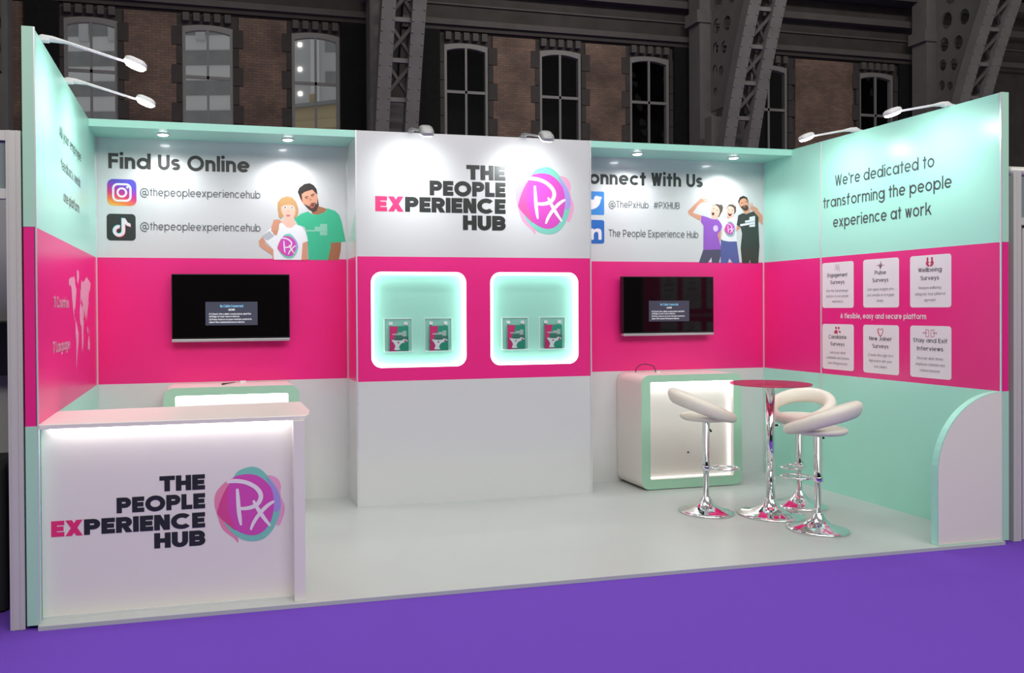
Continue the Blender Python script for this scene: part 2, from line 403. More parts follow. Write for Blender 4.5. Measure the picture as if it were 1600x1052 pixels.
RC = dict(pale1=pr('blush', 'f0a5cb'), pale2=pr('blush', 'f0a5cb'), teal=pr('teal', '7fcdbb'), lav=pr('lavender', 'a99ae0'), main=pr('magenta', 'd24cba'), cres=pr('rose', 'd8559f'), white=WHITET)
RC2 = dict(RC, pale1=pr('salmon', 'ee8fae'), main=pr('violet_magenta', 'd653b4'), cres=pr('coral', 'dd4f93'))

W, D_, BX0, BX1, DB, H = 6.016, 2.381, 2.0, 4.029, .3895, 3.0
FB = frame((0, 0, 0), (1, 0, 0), (0, 0, 1), (0, -1, 0))
FX = frame((0, -DB, 0), (1, 0, 0), (0, 0, 1), (0, -1, 0))
FL = frame((0, 0, 0), (0, 1, 0), (0, 0, 1), (1, 0, 0))
FR = frame((W, 0, 0), (0, -1, 0), (0, 0, 1), (-1, 0, 0))

# ================================================================== large structure
CARPET = mat('purple_carpet', (.160, .063, .47), .95, spec=.1, noise=.10, scale=220)
MB().box((-16, -17, -.10), (26, 17.9, -.022), CARPET).build('floor', kind='structure')
FLOORM = mat('grey_vinyl_floor', (.51, .535, .525), .34, noise=.03, scale=3)
MB().box((-16, -17, -.1), (30, -16.8, 7.5), mat('dark_reflection_wall', (.05, .05, .05), .9, noise=.4, scale=.6)).build('reflection_wall', kind='structure')  # unseen dark wall added behind the camera for chrome and screens to reflect
MB().box((0, -2.405, -.022), (W, .0, 0), FLOORM).build('floor_stand', kind='structure')

def banded(mb, x0, y0, x1, y1, cols, ztop=H):
    for z0, z1, m in ((0, 1, cols[0]), (1, 2, cols[1]), (2, ztop, cols[2])): mb.box((x0, y0, z0), (x1, y1, z1), m)
mb = MB(); banded(mb, -.054, -D_, 0, .05, (MINT, PINK, MINT)); mb.box((-.054, -D_-.002, 0), (-.0, -D_, 1), EDGE); mb.box((-.054, -D_-.002, 2), (0, -D_, H), EDGE); wall_l = struct(mb.build('wall_left'))
mb = MB(); banded(mb, W, -D_, W+.054, .05, (MINT, PINK, MINT)); mb.box((W, -D_-.002, 0), (W+.054, -D_, 1), EDGE); mb.box((W, -D_-.002, 2), (W+.054, -D_, H), EDGE); wall_r = struct(mb.build('wall_right'))
mb = MB(); banded(mb, 0, 0, BX0, .05, (WHITE, PINK, WHITE), 2.95); wall_bl = struct(mb.build('wall_back_left'))
mb = MB(); banded(mb, BX1, 0, W, .05, (WHITE, PINK, WHITE), 2.95); wall_br = struct(mb.build('wall_back_right'))
# aluminium profiles at the joints
k = 0
for (x, y, z1) in ((.004, -.004, 2.945), (BX0-.004, -.004, 2.945), (BX0+.003, -DB-.003, 3.0), (BX1-.003, -DB-.003, 3.0), (W-.004, -.004, 2.945), (W-.002, -.745, 3.0), (W-.002, -D_+.005, 3.0), (.002, -D_+.005, 3.0)):
    k += 1; MB().box((x-.005, y-.005, 0), (x+.005, y+.005, z1), ALU).build('trim_%d' % k, kind='structure')

# ------------------------------------------------------------------ display tower with two lit niches
tower = empty('display_tower', (0, 0, 0), label='white and pink central display tower with two glowing niches', category='display wall')
NX = [(2.120, 2.916), (3.125, 3.912)]; NZ = (1.108, 1.878); NR = .085
mb = MB()
banded_side = ((0, 1, WHITE), (1, 2, PINK), (2, H, WHITE))
for z0, z1, m in banded_side:
    mb.box((BX0, -DB, z0), (BX0+.02, .0, z1), m); mb.box((BX1-.02, -DB, z0), (BX1, .0, z1), m)
    if m is WHITE: mb.box((BX0+.02, -DB, z0), (BX1-.02, -DB+.02, z1), m)
mb.box((BX0+.02, -DB+.02, H-.02), (BX1-.02, 0, H), WHITE)
loops = [[(BX0+.02, 1), (BX1-.02, 1), (BX1-.02, 2), (BX0+.02, 2)]]+[rrect(a, NZ[0], b, NZ[1], NR)[::-1] for a, b in NX]
tris = tessellate_polygon([[Vector((a, b, 0)) for a, b in L] for L in loops]); flatv = [p for L in loops for p in L]
mb.add([FX(a, b) for a, b in flatv], [tuple(t) for t in tris], PINK)
mb.build('tower_body', tower)
NICHEB = mat('mint_niche_back', (.34, .70, .575), .9, spec=.1, noise=.01)
OPAL = mat('opal_light_ring', (1, 1, 1), .4, emit=(.96, 1, 1), strength=3.0)
for a, b in NX:
    ob = MB(); o_ = rrect(a, NZ[0], b, NZ[1], NR); i_ = rrect(a+.022, NZ[0]+.022, b-.022, NZ[1]-.022, NR-.02); n = len(o_)
    vs = [FX(x, z, -.002) for x, z in o_]+[FX(x, z, -.002) for x, z in i_]+[FX(x, z, -.066) for x, z in i_]
    fs = [(j, (j+1) % n, (j+1) % n+n, j+n) for j in range(n)]+[(j+n, (j+1) % n+n, (j+1) % n+2*n, j+2*n) for j in range(n)]
    nb = MB().prism(FX, rrect(a, NZ[0], b, NZ[1], NR), -.086, -.066, NICHEB).build('niche_back', tower)
    ob.add(vs, fs, OPAL).build('light_ring', nb)
lettering('logo_lettering', tower, FX, [
    ('THE', 3.262, 2.636, .121, BLACKT, .285, .339, 'r'), ('PEOPLE', 3.262, 2.499, .121, BLACKT, .285, .652, 'r'),
    ('EX', 2.159, 2.362, .121, PINKT, .285, .236, 'l'), ('PERIENCE', 3.262, 2.362, .121, BLACKT, .285, .858, 'r'), ('HUB', 3.262, 2.223, .121, BLACKT, .285, .371, 'r')], gap=.05)
roundel('logo_roundel', tower, FX, 3.612, 2.481, .262, RC)

# ------------------------------------------------------------------ canopies with downlights
for x0, x1, lx, lab in ((0, BX0, (.523, 1.486), 'mint canopy shelf with two downlights over the left alcove'), (BX1, W, (4.573, 5.545), 'mint canopy shelf with two downlights over the right alcove')):
    cn = empty('canopy', ((x0+x1)/2, -DB/2, 2.945), label=lab, category='canopy', group='canopies over the alcoves')
    MB().box(((x0-x1)/2+.001, -DB/2, 0), ((x1-x0)/2-.001, DB/2+.05, .055), MINT).build('canopy_slab', cn)
    for x in lx:
        dl = MB().lathe([(.052, .0), (.052, -.006), (.040, -.008), (.038, -.002), (.036, .0)], LAMPW, 28).build('downlight', cn); dl.location = (x-(x0+x1)/2, -.013, 0)
        MB().lathe([(.037, -.003), (.034, -.012), (.020, -.016), (.001, -.017)], LENS, 24).build('lens', dl)
        spot('downlight_beam', (x, -.208, 2.922), (x, -.17, 0), 25, 136, .75, .03, (.93, .96, 1))

# ------------------------------------------------------------------ prints on the left alcove wall
lettering('heading_lettering', wall_bl, FB, [('Find Us Online', .097, 2.702, .121, BLACKT, .215, 1.098, 'l')], gap=.075)
lettering('handle_lettering', wall_bl, FB, [('@thepeopleexperiencehub', .334, 2.492, .062, GREYT, .118, .945, 'l')], gap=.12)
lettering('handle_lettering', wall_bl, FB, [('@thepeopleexperiencehub', .333, 2.221, .062, GREYT, .118, .945, 'l')], gap=.12)
MB().flat(FB, rrect(.087, 2.409, .307, 2.619, .045), icon_gradient(), .001).build('social_icon', wall_bl)
def ringp(mb, fr, outer, inner, m, c):
    n = len(outer); mb.add([fr(a, b, c) for a, b in outer]+[fr(a, b, c) for a, b in inner], [(j, (j+1) % n, (j+1) % n+n, j+n) for j in range(n)], m)
mb = MB(); cx, cz = .197, 2.514
ringp(mb, FB, rrect(cx-.073, cz-.073, cx+.073, cz+.073, .042), rrect(cx-.057, cz-.057, cx+.057, cz+.057, .028), WHITET, .002)
ringp(mb, FB, ell(cx, cz, .040, .040), ell(cx, cz, .025, .025), WHITET, .002); mb.flat(FB, ell(cx+.042, cz+.042, .009, .009, 12), WHITET, .002)
mb.build('camera_symbol', [o for o in C.objects if o.name == 'social_icon'][0])
tk = MB().flat(FB, rrect(.081, 2.134, .299, 2.345, .03), pr('charcoal', '2f3230'), .001).build('social_icon', wall_bl)
mb = MB(); cx, cz = .185, 2.232
def note(dx, dz, m, c):
    x, z = cx+dx, cz+dz
    n = 16; a0 = math.radians(80); a1 = math.radians(360)
    o_ = [(x-.012+.046*math.cos(a0+(a1-a0)*i/n), z-.022+.046*math.sin(a0+(a1-a0)*i/n)) for i in range(n+1)]
    i_ = [(x-.012+.021*math.cos(a0+(a1-a0)*i/n), z-.022+.021*math.sin(a0+(a1-a0)*i/n)) for i in range(n+1)]
    mb.add([FB(a, b, c) for a, b in o_]+[FB(a, b, c) for a, b in i_], [(i, i+1, i+n+2, i+n+1) for i in range(n)], m)
    mb.flat(FB, [(x+.009, z-.022), (x+.034, z-.022), (x+.034, z+.035), (x+.046, z+.022), (x+.075, z+.012), (x+.075, z+.036), (x+.054, z+.045), (x+.036, z+.078), (x+.009, z+.078)], m, c)
note(.004, -.005, pr('red', 'd8305e'), .0015); note(-.004, .004, pr('cyan', '58c8cc'), .0018); note(0, 0, WHITET, .0022)
mb.build('note_symbol', tk)

def affine(ax, ay): return lambda pts: [(ax[0]*x+ax[2], ay[1]*y+ay[2]) for x, y in pts]
SKIN, SKIN2, SKIN3 = pr('skin', 'd79a7d'), pr('pale_skin', 'ecc0ac'), pr('tan_skin', 'a9704f')
# printed pair: woman in white tee, man in green tee
T = affine((.0007078, 0, 1.217), (0, -.000707, 2.6818))
mb = MB(); cc = [.0010]
def pf(pts, m, sm=0):
    p = T(pts)
    if sm: p = smooth(p, sm)
    mb.flat(FB, p, m, cc[0]); cc[0] += .00006
HAIRD, GREEN, TEEW = pr('dark_hair', '2c2623'), pr('green_tee', '3fbf93'), pr('white_tee', 'eef0f4')
pf([(680, 430), (700, 380), (765, 340), (870, 372), (810, 432), (740, 445)], SKIN3)
pf([(905, 765), (1030, 760), (1025, 860), (1000, 975), (868, 975)], SKIN3)
pf([(478, 495), (560, 432), (640, 405), (690, 440), (760, 440), (840, 408), (868, 362), (960, 390), (1012, 440), (1042, 530), (1085, 755), (905, 772), (905, 830), (870, 975), (640, 975), (630, 700), (600, 590), (520, 565)], GREEN)
pf([(545, 250), (562, 190), (600, 165), (690, 140), (738, 190), (756, 250), (758, 330), (735, 392), (700, 412), (650, 382), (600, 330), (568, 290)], SKIN, 3)
pf([(588, 318), (620, 330), (650, 345), (680, 305), (720, 300), (745, 320), (755, 245), (768, 330), (740, 398), (700, 416), (640, 375)], pr('beard', '4a372d'))
pf([(655, 325), (690, 318), (725, 312), (712, 350), (685, 368), (662, 352)], pr('lips', 'b06a5c'), 3)
pf([(672, 330), (715, 318), (705, 340), (680, 345)], pr('mouth', '5c2524'))
pf([(600, 238), (640, 224), (645, 234), (604, 248)], HAIRD); pf([(670, 212), (715, 192), (720, 202), (674, 222)], HAIRD)
pf([(612, 256), (640, 246), (640, 254), (614, 262)], HAIRD); pf([(680, 226), (712, 212), (712, 221), (682, 233)], HAIRD)
pf([(660, 236), (690, 272), (655, 280)], pr('nose_shade', 'bd8063'))
pf([(545, 240), (520, 180), (540, 130), (600, 84), (660, 72), (708, 95), (742, 140), (753, 205), (738, 195), (692, 146), (600, 178), (566, 205), (572, 268), (580, 300)], HAIRD)
for a in ([(620, 622), (720, 622), (720, 640), (620, 640)], [(715, 582), (865, 582), (865, 638), (715, 638)], [(782, 548), (865, 548), (865, 590), (782, 590)], [(778, 640), (865, 640), (865, 684), (778, 684)]): pf(a, pr('pale_mint', '8fd0b8'))
HAIRB = pr('blonde_hair', 'c79a66')
pf([(285, 310), (330, 255), (400, 232), (460, 248), (502, 300), (527, 380), (522, 440), (495, 485), (440, 470), (340, 470), (330, 500), (300, 475), (285, 390)], HAIRB)
pf([(372, 480), (470, 475), (492, 560), (440, 605), (390, 600), (325, 545)], SKIN2)
pf([(330, 350), (412, 330), (480, 350), (490, 420), (470, 480), (425, 514), (385, 500), (345, 450), (328, 400)], SKIN2, 3)
pf([(318, 370), (330, 290), (400, 250), (470, 280), (496, 360), (470, 335), (412, 330), (350, 340)], HAIRB)
for ex in (372, 452): pf(ell(ex, 368, 18, 13, 12), TEEW); pf(ell(ex, 366, 9, 10, 10), pr('eye', '4b4a55'))
pf([(380, 455), (405, 446), (432, 452), (428, 468), (392, 472)], pr('pink_lips', 'c9767c')); pf([(400, 400), (422, 400), (412, 420)], pr('blush_skin', 'dba08e'))
pf([(110, 705), (65, 760), (75, 820), (222, 922), (224, 970), (242, 970), (242, 870), (138, 792), (140, 735)], SKIN)
pf([(575, 770), (632, 755), (628, 975), (553, 975)], SKIN)
pf([(300, 540), (345, 552), (390, 597), (440, 605), (492, 560), (562, 580), (602, 640), (637, 752), (573, 778), (556, 975), (236, 975), (232, 860), (180, 800), (130, 745), (104, 700), (190, 620)], TEEW)
pf([(190, 640), (104, 700), (132, 742), (172, 752), (242, 702)], pr('grey_sleeve', 'b9bdc4'))
pf([(240, 510), (300, 506), (332, 530), (302, 562), (296, 620), (272, 692), (248, 690), (228, 660), (206, 640), (214, 590)], SKIN)
for x in (232, 252, 272): pf([(x, 640), (x+8, 640), (x+4, 690), (x, 690)], pr('skin_shade', 'b67a60'))
pair = mb.build('printed_pair', wall_bl)
a, b = T([(400, 815)])[0]; roundel('tee_roundel', pair, lambda x, y, c=0: FB(x, y, c+.0035), a, b, .095, RC, True)

# ------------------------------------------------------------------ prints on the right alcove wall
P_, L_ = layout('Connect With Us', .19, .12); sxh = 1.098/layout('Find Us Online', .19, .12)[1]*1.0
lettering('heading_lettering', wall_br, FB, [('Connect With Us', 5.366, 2.697, .121, BLACKT, .215, 1.285, 'r')], gap=.075)
lettering('handle_lettering', wall_br, FB, [('@ThePxHub', 4.404, 2.489, .062, GREYT, .118, .40, 'l'), ('#PXHUB', 5.124, 2.489, .062, GREYT, .118, .268, 'r')], gap=.12)
lettering('handle_lettering', wall_br, FB, [('The People Experience Hub', 4.403, 2.224, .066, GREYT, .118, .914, 'l')], gap=.12)
BLUE = pr('sky_blue', '3f86cf'); BLUE2 = pr('deep_blue', '2f6bbd')
ic = MB().flat(FB, rrect(4.143, 2.419, 4.359, 2.631, .012), BLUE, .001).build('social_icon', wall_br)
MB().flat(FB, smooth([(4.180, 2.470), (4.225, 2.466), (4.275, 2.480), (4.312, 2.515), (4.326, 2.558), (4.336, 2.574), (4.326, 2.584), (4.305, 2.586), (4.285, 2.592), (4.262, 2.580), (4.255, 2.556), (4.215, 2.566), (4.176, 2.592), (4.175, 2.545), (4.195, 2.505)], 4), WHITET, .002).build('bird_symbol', ic)
ic = MB().flat(FB, rrect(4.143, 2.160, 4.359, 2.374, .022), BLUE2, .001).build('social_icon', wall_br)
mb = MB()
for p in ([(4.170, 2.195), (4.200, 2.195), (4.200, 2.295), (4.170, 2.295)], ell(4.185, 2.325, .019, .019, 14), [(4.222, 2.195), (4.254, 2.195), (4.254, 2.295), (4.222, 2.295)]): mb.flat(FB, p, WHITET, .002)
mb.flat(FB, [(4.300, 2.195), (4.332, 2.195), (4.332, 2.265), (4.324, 2.288), (4.300, 2.298), (4.272, 2.294), (4.254, 2.280), (4.254, 2.245), (4.266, 2.262), (4.284, 2.268), (4.297, 2.258), (4.300, 2.240)], WHITET, .002)
mb.build('letters_symbol', ic)
T = affine((.0007794, 0, 5.1428), (0, -.000686, 2.684)); mb = MB(); cc = [.0010]
PUR, JEAN, CHAR = pr('purple_tee', '9a5cc6'), pr('blue_jeans', '5a61a0'), pr('charcoal_tee', '3c403c')
pf([(290, 828), (540, 822), (530, 900), (500, 1008), (405, 1008), (402, 930), (350, 1008), (228, 1008)], pr('dark_leggings', '55506a'))
pf([(272, 365), (150, 330), (222, 225), (275, 185), (300, 165), (290, 135), (258, 130), (235, 152), (82, 310), (100, 355), (250, 437)], SKIN, 0)
pf([(280, 148), (350, 130), (355, 138), (298, 160)], SKIN); pf([(275, 178), (356, 158), (357, 168), (280, 190)], SKIN)
pf([(490, 600), (535, 555), (524, 705), (503, 705)], SKIN)
pf([(400, 400), (420, 360), (490, 370), (480, 415), (440, 425)], SKIN2)
pf([(268, 362), (350, 385), (400, 405), (440, 412), (480, 408), (530, 450), (547, 500), (532, 560), (490, 602), (490, 642), (540, 822), (290, 830), (296, 500), (258, 452)], PUR)
pf(ell(458, 535, 34, 44, 16), pr('pale_lilac', 'd9c4e6'))
pf([(415, 222), (480, 200), (520, 212), (548, 208), (562, 250), (548, 300), (528, 335), (498, 388), (470, 330)], pr('brown_hair', '5a4a42'))
pf([(398, 310), (410, 250), (440, 218), (485, 232), (515, 285), (505, 345), (470, 395), (430, 398), (400, 355)], SKIN2, 3)
pf([(410, 320), (440, 325), (432, 358), (412, 352)], pr('mouth', '5c2524'), 3); pf([(425, 262), (445, 256), (446, 264), (427, 270)], HAIRD); pf([(470, 285), (492, 283), (492, 291), (471, 293)], HAIRD)
pf([(530, 690), (745, 705), (785, 1008), (690, 1008), (645, 940), (622, 1008), (525, 1008)], JEAN)
pf([(605, 375), (690, 370), (700, 395), (640, 400)], SKIN)
pf([(500, 418), (585, 388), (640, 398), (740, 358), (762, 400), (742, 560), (747, 708), (640, 712), (560, 700), (533, 670), (552, 610), (560, 540), (535, 470)], TEEW)
pf([(605, 255), (640, 204), (690, 200), (738, 232), (738, 300), (715, 335), (640, 330)], pr('brown_hair', '5a4a42'))
pf([(608, 290), (622, 240), (660, 226), (705, 250), (712, 310), (690, 370), (650, 388), (615, 350)], SKIN2, 3)
pf([(625, 318), (655, 335), (680, 322), (668, 358), (640, 360)], pr('mouth', '5c2524'), 3); pf([(628, 275), (648, 273), (648, 280), (628, 282)], HAIRD); pf([(676, 278), (696, 280), (696, 287), (676, 285)], HAIRD)
pf([(800, 795), (1060, 785), (1045, 1008), (937, 1008), (927, 955), (915, 1008), (820, 1008)], pr('dark_trousers', '403f38'))
pf([(745, 490), (802, 515), (738, 578)], SKIN)
pf([(985, 292), (1040, 268), (1106, 350), (1104, 472), (1045, 422)], SKIN)
pf([(835, 285), (920, 235), (938, 302), (850, 328)], SKIN)
pf([(768, 350), (830, 318), (880, 330), (932, 308), (982, 288), (1052, 372), (1046, 450), (1062, 788), (800, 800), (822, 600), (800, 512), (745, 482)], CHAR)
pf([(930, 245), (958, 215), (1000, 225), (1042, 250), (1032, 292), (985, 292), (955, 275)], SKIN); pf([(935, 235), (918, 180), (928, 175), (950, 225)], SKIN); pf([(955, 225), (950, 170), (960, 168), (972, 222)], SKIN)
pf([(765, 160), (790, 100), (840, 78), (890, 100), (908, 150), (912, 230), (800, 240)], HAIRD)
pf([(782, 180), (800, 135), (850, 112), (888, 138), (908, 200), (905, 262), (870, 284), (830, 262), (795, 228)], SKIN, 3)
pf([(800, 232), (840, 215), (880, 205), (908, 225), (905, 268), (872, 290), (832, 272)], pr('beard', '4a372d')); pf([(835, 232), (868, 220), (875, 230), (845, 242)], pr('lips', 'b06a5c'))
pf([(805, 178), (835, 168), (836, 176), (808, 186)], HAIRD); pf([(860, 160), (888, 152), (890, 160), (862, 168)], HAIRD)
for a in ([(922, 370), (1000, 352), (1000, 392), (922, 408)], [(860, 422), (1000, 392), (1000, 425), (862, 450)], [(792, 472), (1000, 430), (1000, 462), (796, 500)], [(920, 482), (1000, 466), (1000, 500), (922, 508)]): pf(a, TEEW)
trio = mb.build('printed_trio', wall_br)
a, b = T([(650, 535)])[0]; roundel('tee_roundel', trio, lambda x, y, c=0: FB(x, y, c+.0045), a, b, .065, RC, True)

# ------------------------------------------------------------------ prints on the left side wall
lettering('slogan_lettering', wall_l, FL, [('All your employee', -1.641, 2.607, .068, GREYT, .13, .86, 'l'), ('feedback needs', -1.596, 2.424, .068, GREYT, .13, .78, 'l'), ('one platform', -1.518, 2.240, .068, GREYT, .13, .64, 'l')], gap=.12)
lettering('countries_lettering', wall_l, FL, [('31 Countries', -1.893, 1.597, .066, PALEPINK, .20, .537, 'l')], gap=.1)
lettering('languages_lettering', wall_l, FL, [('17 Languages', -1.926, 1.342, .066, PALEPINK, .20, .604, 'l')], gap=.1)
LAND = [[(-168, 66), (-140, 70), (-120, 70), (-95, 73), (-82, 68), (-78, 60), (-60, 56), (-66, 47), (-75, 38), (-81, 27), (-90, 30), (-97, 26), (-97, 18), (-88, 16), (-83, 9), (-95, 15), (-106, 22), (-117, 33), (-124, 42), (-132, 56), (-150, 60), (-162, 58)],
        [(-55, 82), (-25, 82), (-20, 73), (-40, 62), (-52, 68)],
        [(-80, 8), (-70, 12), (-60, 8), (-50, 1), (-35, -6), (-40, -20), (-50, -27), (-58, -36), (-66, -45), (-70, -55), (-75, -48), (-71, -30), (-70, -18), (-80, -6)],
        [(-16, 14), (-16, 26), (-6, 35), (10, 37), (20, 32), (33, 31), (43, 12), (51, 11), (40, -4), (40, -16), (33, -27), (20, -35), (14, -22), (12, -6), (9, 4), (-6, 5)],
        [(-9, 37), (-9, 43), (-1, 44), (-4, 48), (8, 54), (10, 58), (5, 61), (20, 70), (40, 67), (60, 69), (80, 73), (105, 77), (140, 72), (178, 68), (165, 60), (156, 52), (142, 58), (135, 45), (127, 39), (121, 30), (108, 20), (104, 9), (100, 14), (93, 21), (80, 13), (77, 8), (72, 20), (66, 25), (57, 26), (58, 22), (45, 13), (35, 30), (36, 37), (27, 37), (22, 38), (14, 45), (16, 39), (8, 44), (-1, 38)],
        [(114, -22), (122, -17), (130, -12), (137, -15), (142, -11), (153, -27), (148, -38), (138, -34), (128, -32), (115, -34)],
        [(96, 5), (105, -6), (115, -9), (120, -9), (118, 2), (109, 1), (102, 0)], [(131, -1), (141, -3), (150, -10), (138, -8)], [(130, 32), (141, 42), (143, 38), (136, 34)], [(-6, 50), (2, 52), (-3, 58), (-6, 56)], [(44, -25), (50, -16), (48, -14), (44, -20)], [(167, -46), (178, -38), (174, -42)]]
mb = MB()
for i, L in enumerate(LAND): mb.flat(FL, [(-1.36+(lo+170)/350*1.03, 1.19+(la+56)/138*.66) for lo, la in L], PALEPINK, .001+.00005*i)
mb.build('world_map', wall_l)

# ------------------------------------------------------------------ prints on the right side wall
DG = pr('slate', '4a5054')
lettering('slogan_lettering', wall_r, FR, [("We're dedicated to", .906, 2.590, .092, DG, .14, .959, 'l'), ('transforming the people', .771, 2.419, .092, DG, .14, 1.236, 'l'), ('experience at work', .884, 2.245, .092, DG, .14, .961, 'l')], gap=.12)
lettering('platform_lettering', wall_r, FR, [('A flexible, easy and secure platform', .962, 1.477, .043, WHITET, .18, .834, 'l')], gap=.11)
CARDM = pr('card_white', 'efe8ec')
CARDS = [(.757, 1.565, 'Engagement|Surveys', 'Get the full strategic|picture of your people|experience', 'figures'), (1.205, 1.566, 'Pulse|Surveys', 'Get quick insights into|your people on a regular|basis', 'pulse'), (1.654, 1.565, 'Wellbeing|Surveys', 'Measure wellbeing|using our four pillared|approach', 'hands'),
         (.757, 1.043, 'Candidate|Surveys', 'Land your ideal|candidates and optimise|your hiring process', 'people'), (1.204, 1.043, 'New Joiner|Surveys', 'Create the right first|impression with your|new joiners', 'heart'), (1.654, 1.044, 'Stay and Exit|Interviews', 'Discover what drives|employee retention and|reduce turnover', 'doors')]
for a, b, head, body, ico in CARDS:
    cd = MB().flat(FR, rrect(a, b, a+.349, b+.385, .022), CARDM, .001).build('printed_card', wall_r); cx = a+.172
    mb = MB(); hs = head.split('|'); bs = body.split('|')
    for t, z in zip(hs, (b+.262, b+.202)): write(mb, FR, t, cx, z, .031, DG, .135, len(t)*.0222, 'c', .11, .002)
    for t, z in zip(bs, (b+.135, b+.090, b+.045)): write(mb, FR, t, cx, z, .021, PALEGREY, .12, len(t)*.0107+.01, 'c', .11, .002)
    mb.build('card_lettering', cd)
    mb = MB(); z = b+.333; IC = pr('icon_red', 'c43d5e'); IG = pr('icon_grey', 'b99aa4')
    st = lambda pts, wd, m: mb.flat(FR, ribbon(pts, [wd]*len(pts)), m, .002)
    if ico == 'figures':
        for dx, dz in ((-.012, .012), (.012, .008)): ringp(mb, FR, ell(cx+dx, z+dz+.012, .011, .011, 12), ell(cx+dx, z+dz+.012, .008, .008, 12), IG, .002); st([(cx+dx-.012, z+dz-.025), (cx+dx-.008, z+dz-.004), (cx+dx+.008, z+dz-.004), (cx+dx+.014, z+dz-.034)], .004, IG)
    if ico == 'pulse': st([(cx-.036, z), (cx-.014, z), (cx-.008, z+.014), (cx, z-.028), (cx+.006, z+.036), (cx+.012, z-.008), (cx+.018, z), (cx+.038, z)], .004, pr('icon_maroon', '8a3a48'))
    if ico == 'hands':
        for s_ in (-1, 1): mb.flat(FR, smooth([(cx+s_*.004, z-.032), (cx+s_*.026, z-.024), (cx+s_*.034, z-.002), (cx+s_*.026, z+.006), (cx+s_*.026, z+.032), (cx+s_*.012, z+.034), (cx+s_*.012, z+.006), (cx+s_*.002, z-.004)], 3), IC, .002)
        mb.flat(FR, [(cx, z-.026), (cx+.012, z-.012), (cx+.006, z-.004), (cx, z-.010), (cx-.006, z-.004), (cx-.012, z-.012)], CARDM, .0025)
    if ico == 'people':
        for s_ in (-1, 1): mb.flat(FR, ell(cx+s_*.015, z+.020, .010, .012, 12), IC, .002)
        mb.flat(FR, smooth([(cx-.034, z-.026), (cx-.030, z-.004), (cx-.014, z+.002), (cx, z-.004), (cx+.002, z-.026)], 3), IC, .002); mb.flat(FR, [(cx+.010, z-.002), (cx+.034, z-.006), (cx+.034, z-.026), (cx+.022, z-.018)], IC, .002)
    if ico == 'heart':
        ringp(mb, FR, smooth([(cx, z-.040), (cx+.026, z-.006), (cx+.022, z+.026), (cx, z+.018), (cx-.022, z+.026), (cx-.026, z-.006)], 4), smooth([(cx, z-.032), (cx+.021, z-.006), (cx+.018, z+.020), (cx, z+.013), (cx-.018, z+.020), (cx-.016, z-.006)], 4), IC, .002)
    if ico == 'doors':
        for s_ in (-1, 1): ringp(mb, FR, [(cx+s_*.008, z-.030), (cx+s_*.036, z-.030), (cx+s_*.036, z+.026), (cx+s_*.008, z+.022)], [(cx+s_*.011, z-.027), (cx+s_*.033, z-.027), (cx+s_*.033, z+.022), (cx+s_*.011, z+.019)], IC, .002); st([(cx+s_*.026, z), (cx+s_*.052, z)], .004, IC); mb.flat(FR, [(cx+s_*.052, z+.007), (cx+s_*.060, z), (cx+s_*.052, z-.007)], IC, .002)
    mb.build('card_icon', cd)

# ================================================================== furniture
def front_frame(x0, y, z0): return frame((x0, y, z0), (1, 0, 0), (0, 0, 1), (0, -1, 0))
# lit cabinets
def cabinet(x, width, depth, height, label, lock):
    E = empty('cabinet', (x, -depth, 0), label=label, category='cabinet', group='lit white cabinets against the back wall')
    fr = front_frame(0, 0, 0); o_ = rrect(0, .006, width, height, .075, 8); i_ = rrect(.085, .09, width-.085, height-.062, .012, 8); n = len(o_)
    mb = MB()
    mb.add([fr(a, b, 0) for a, b in o_]+[fr(a, b, 0) for a, b in i_], [(j, (j+1) % n, (j+1) % n+n, j+n) for j in range(n)], EDGE)
    mb.build('front_frame', E)
    mb = MB(); mb.add([fr(a, b, 0) for a, b in o_]+[fr(a, b, -depth+.004) for a, b in o_], [(j, (j+1) % n, (j+1) % n+n, j+n) for j in range(n)], CABW, True)
    mb.add([fr(a, b, 0) for a, b in i_]+[fr(a, b, -.07) for a, b in i_], [(j, (j+1) % n, (j+1) % n+n, j+n) for j in range(n)], CABW)
    mb.build('carcass', E)
    pn = MB().prism(fr, [(.07, .075), (width-.07, .075), (width-.07, height-.05), (.07, height-.05)], -.085, -.07, CABW).build('recessed_panel', E)
    MB().lathe([(.008, 0), (.008, .006), (.001, .007)], BLACKP, 14).build('lock', pn).matrix_local = Matrix.Translation((width/2, .07, lock)) @ Matrix.Rotation(PI/2, 4, 'X')
    mb = MB(); mb.box((.10, .012, height-.0715), (width-.10, .045, height-.0625), LED); mb.build('led_strip', E, label='bright white LED strip under the top edge')
    mb = MB(); mb.box((width-.0955, .045, .10), (width-.0865, .066, height-.08), LEDS); mb.box((.0865, .058, .10), (.0905, .069, height-.08), LEDS); mb.box((.10, .052, .0905), (width-.10, .068, .096), LEDS); mb.build('side_led_strip', E)
    return E
cabinet(.520, 1.017, .43, .995, 'lit white mint-framed cabinet behind the reception counter', .82)
cabinet(4.476, .985, .43, .993, 'lit white mint-framed cabinet behind the bar stools', .30)

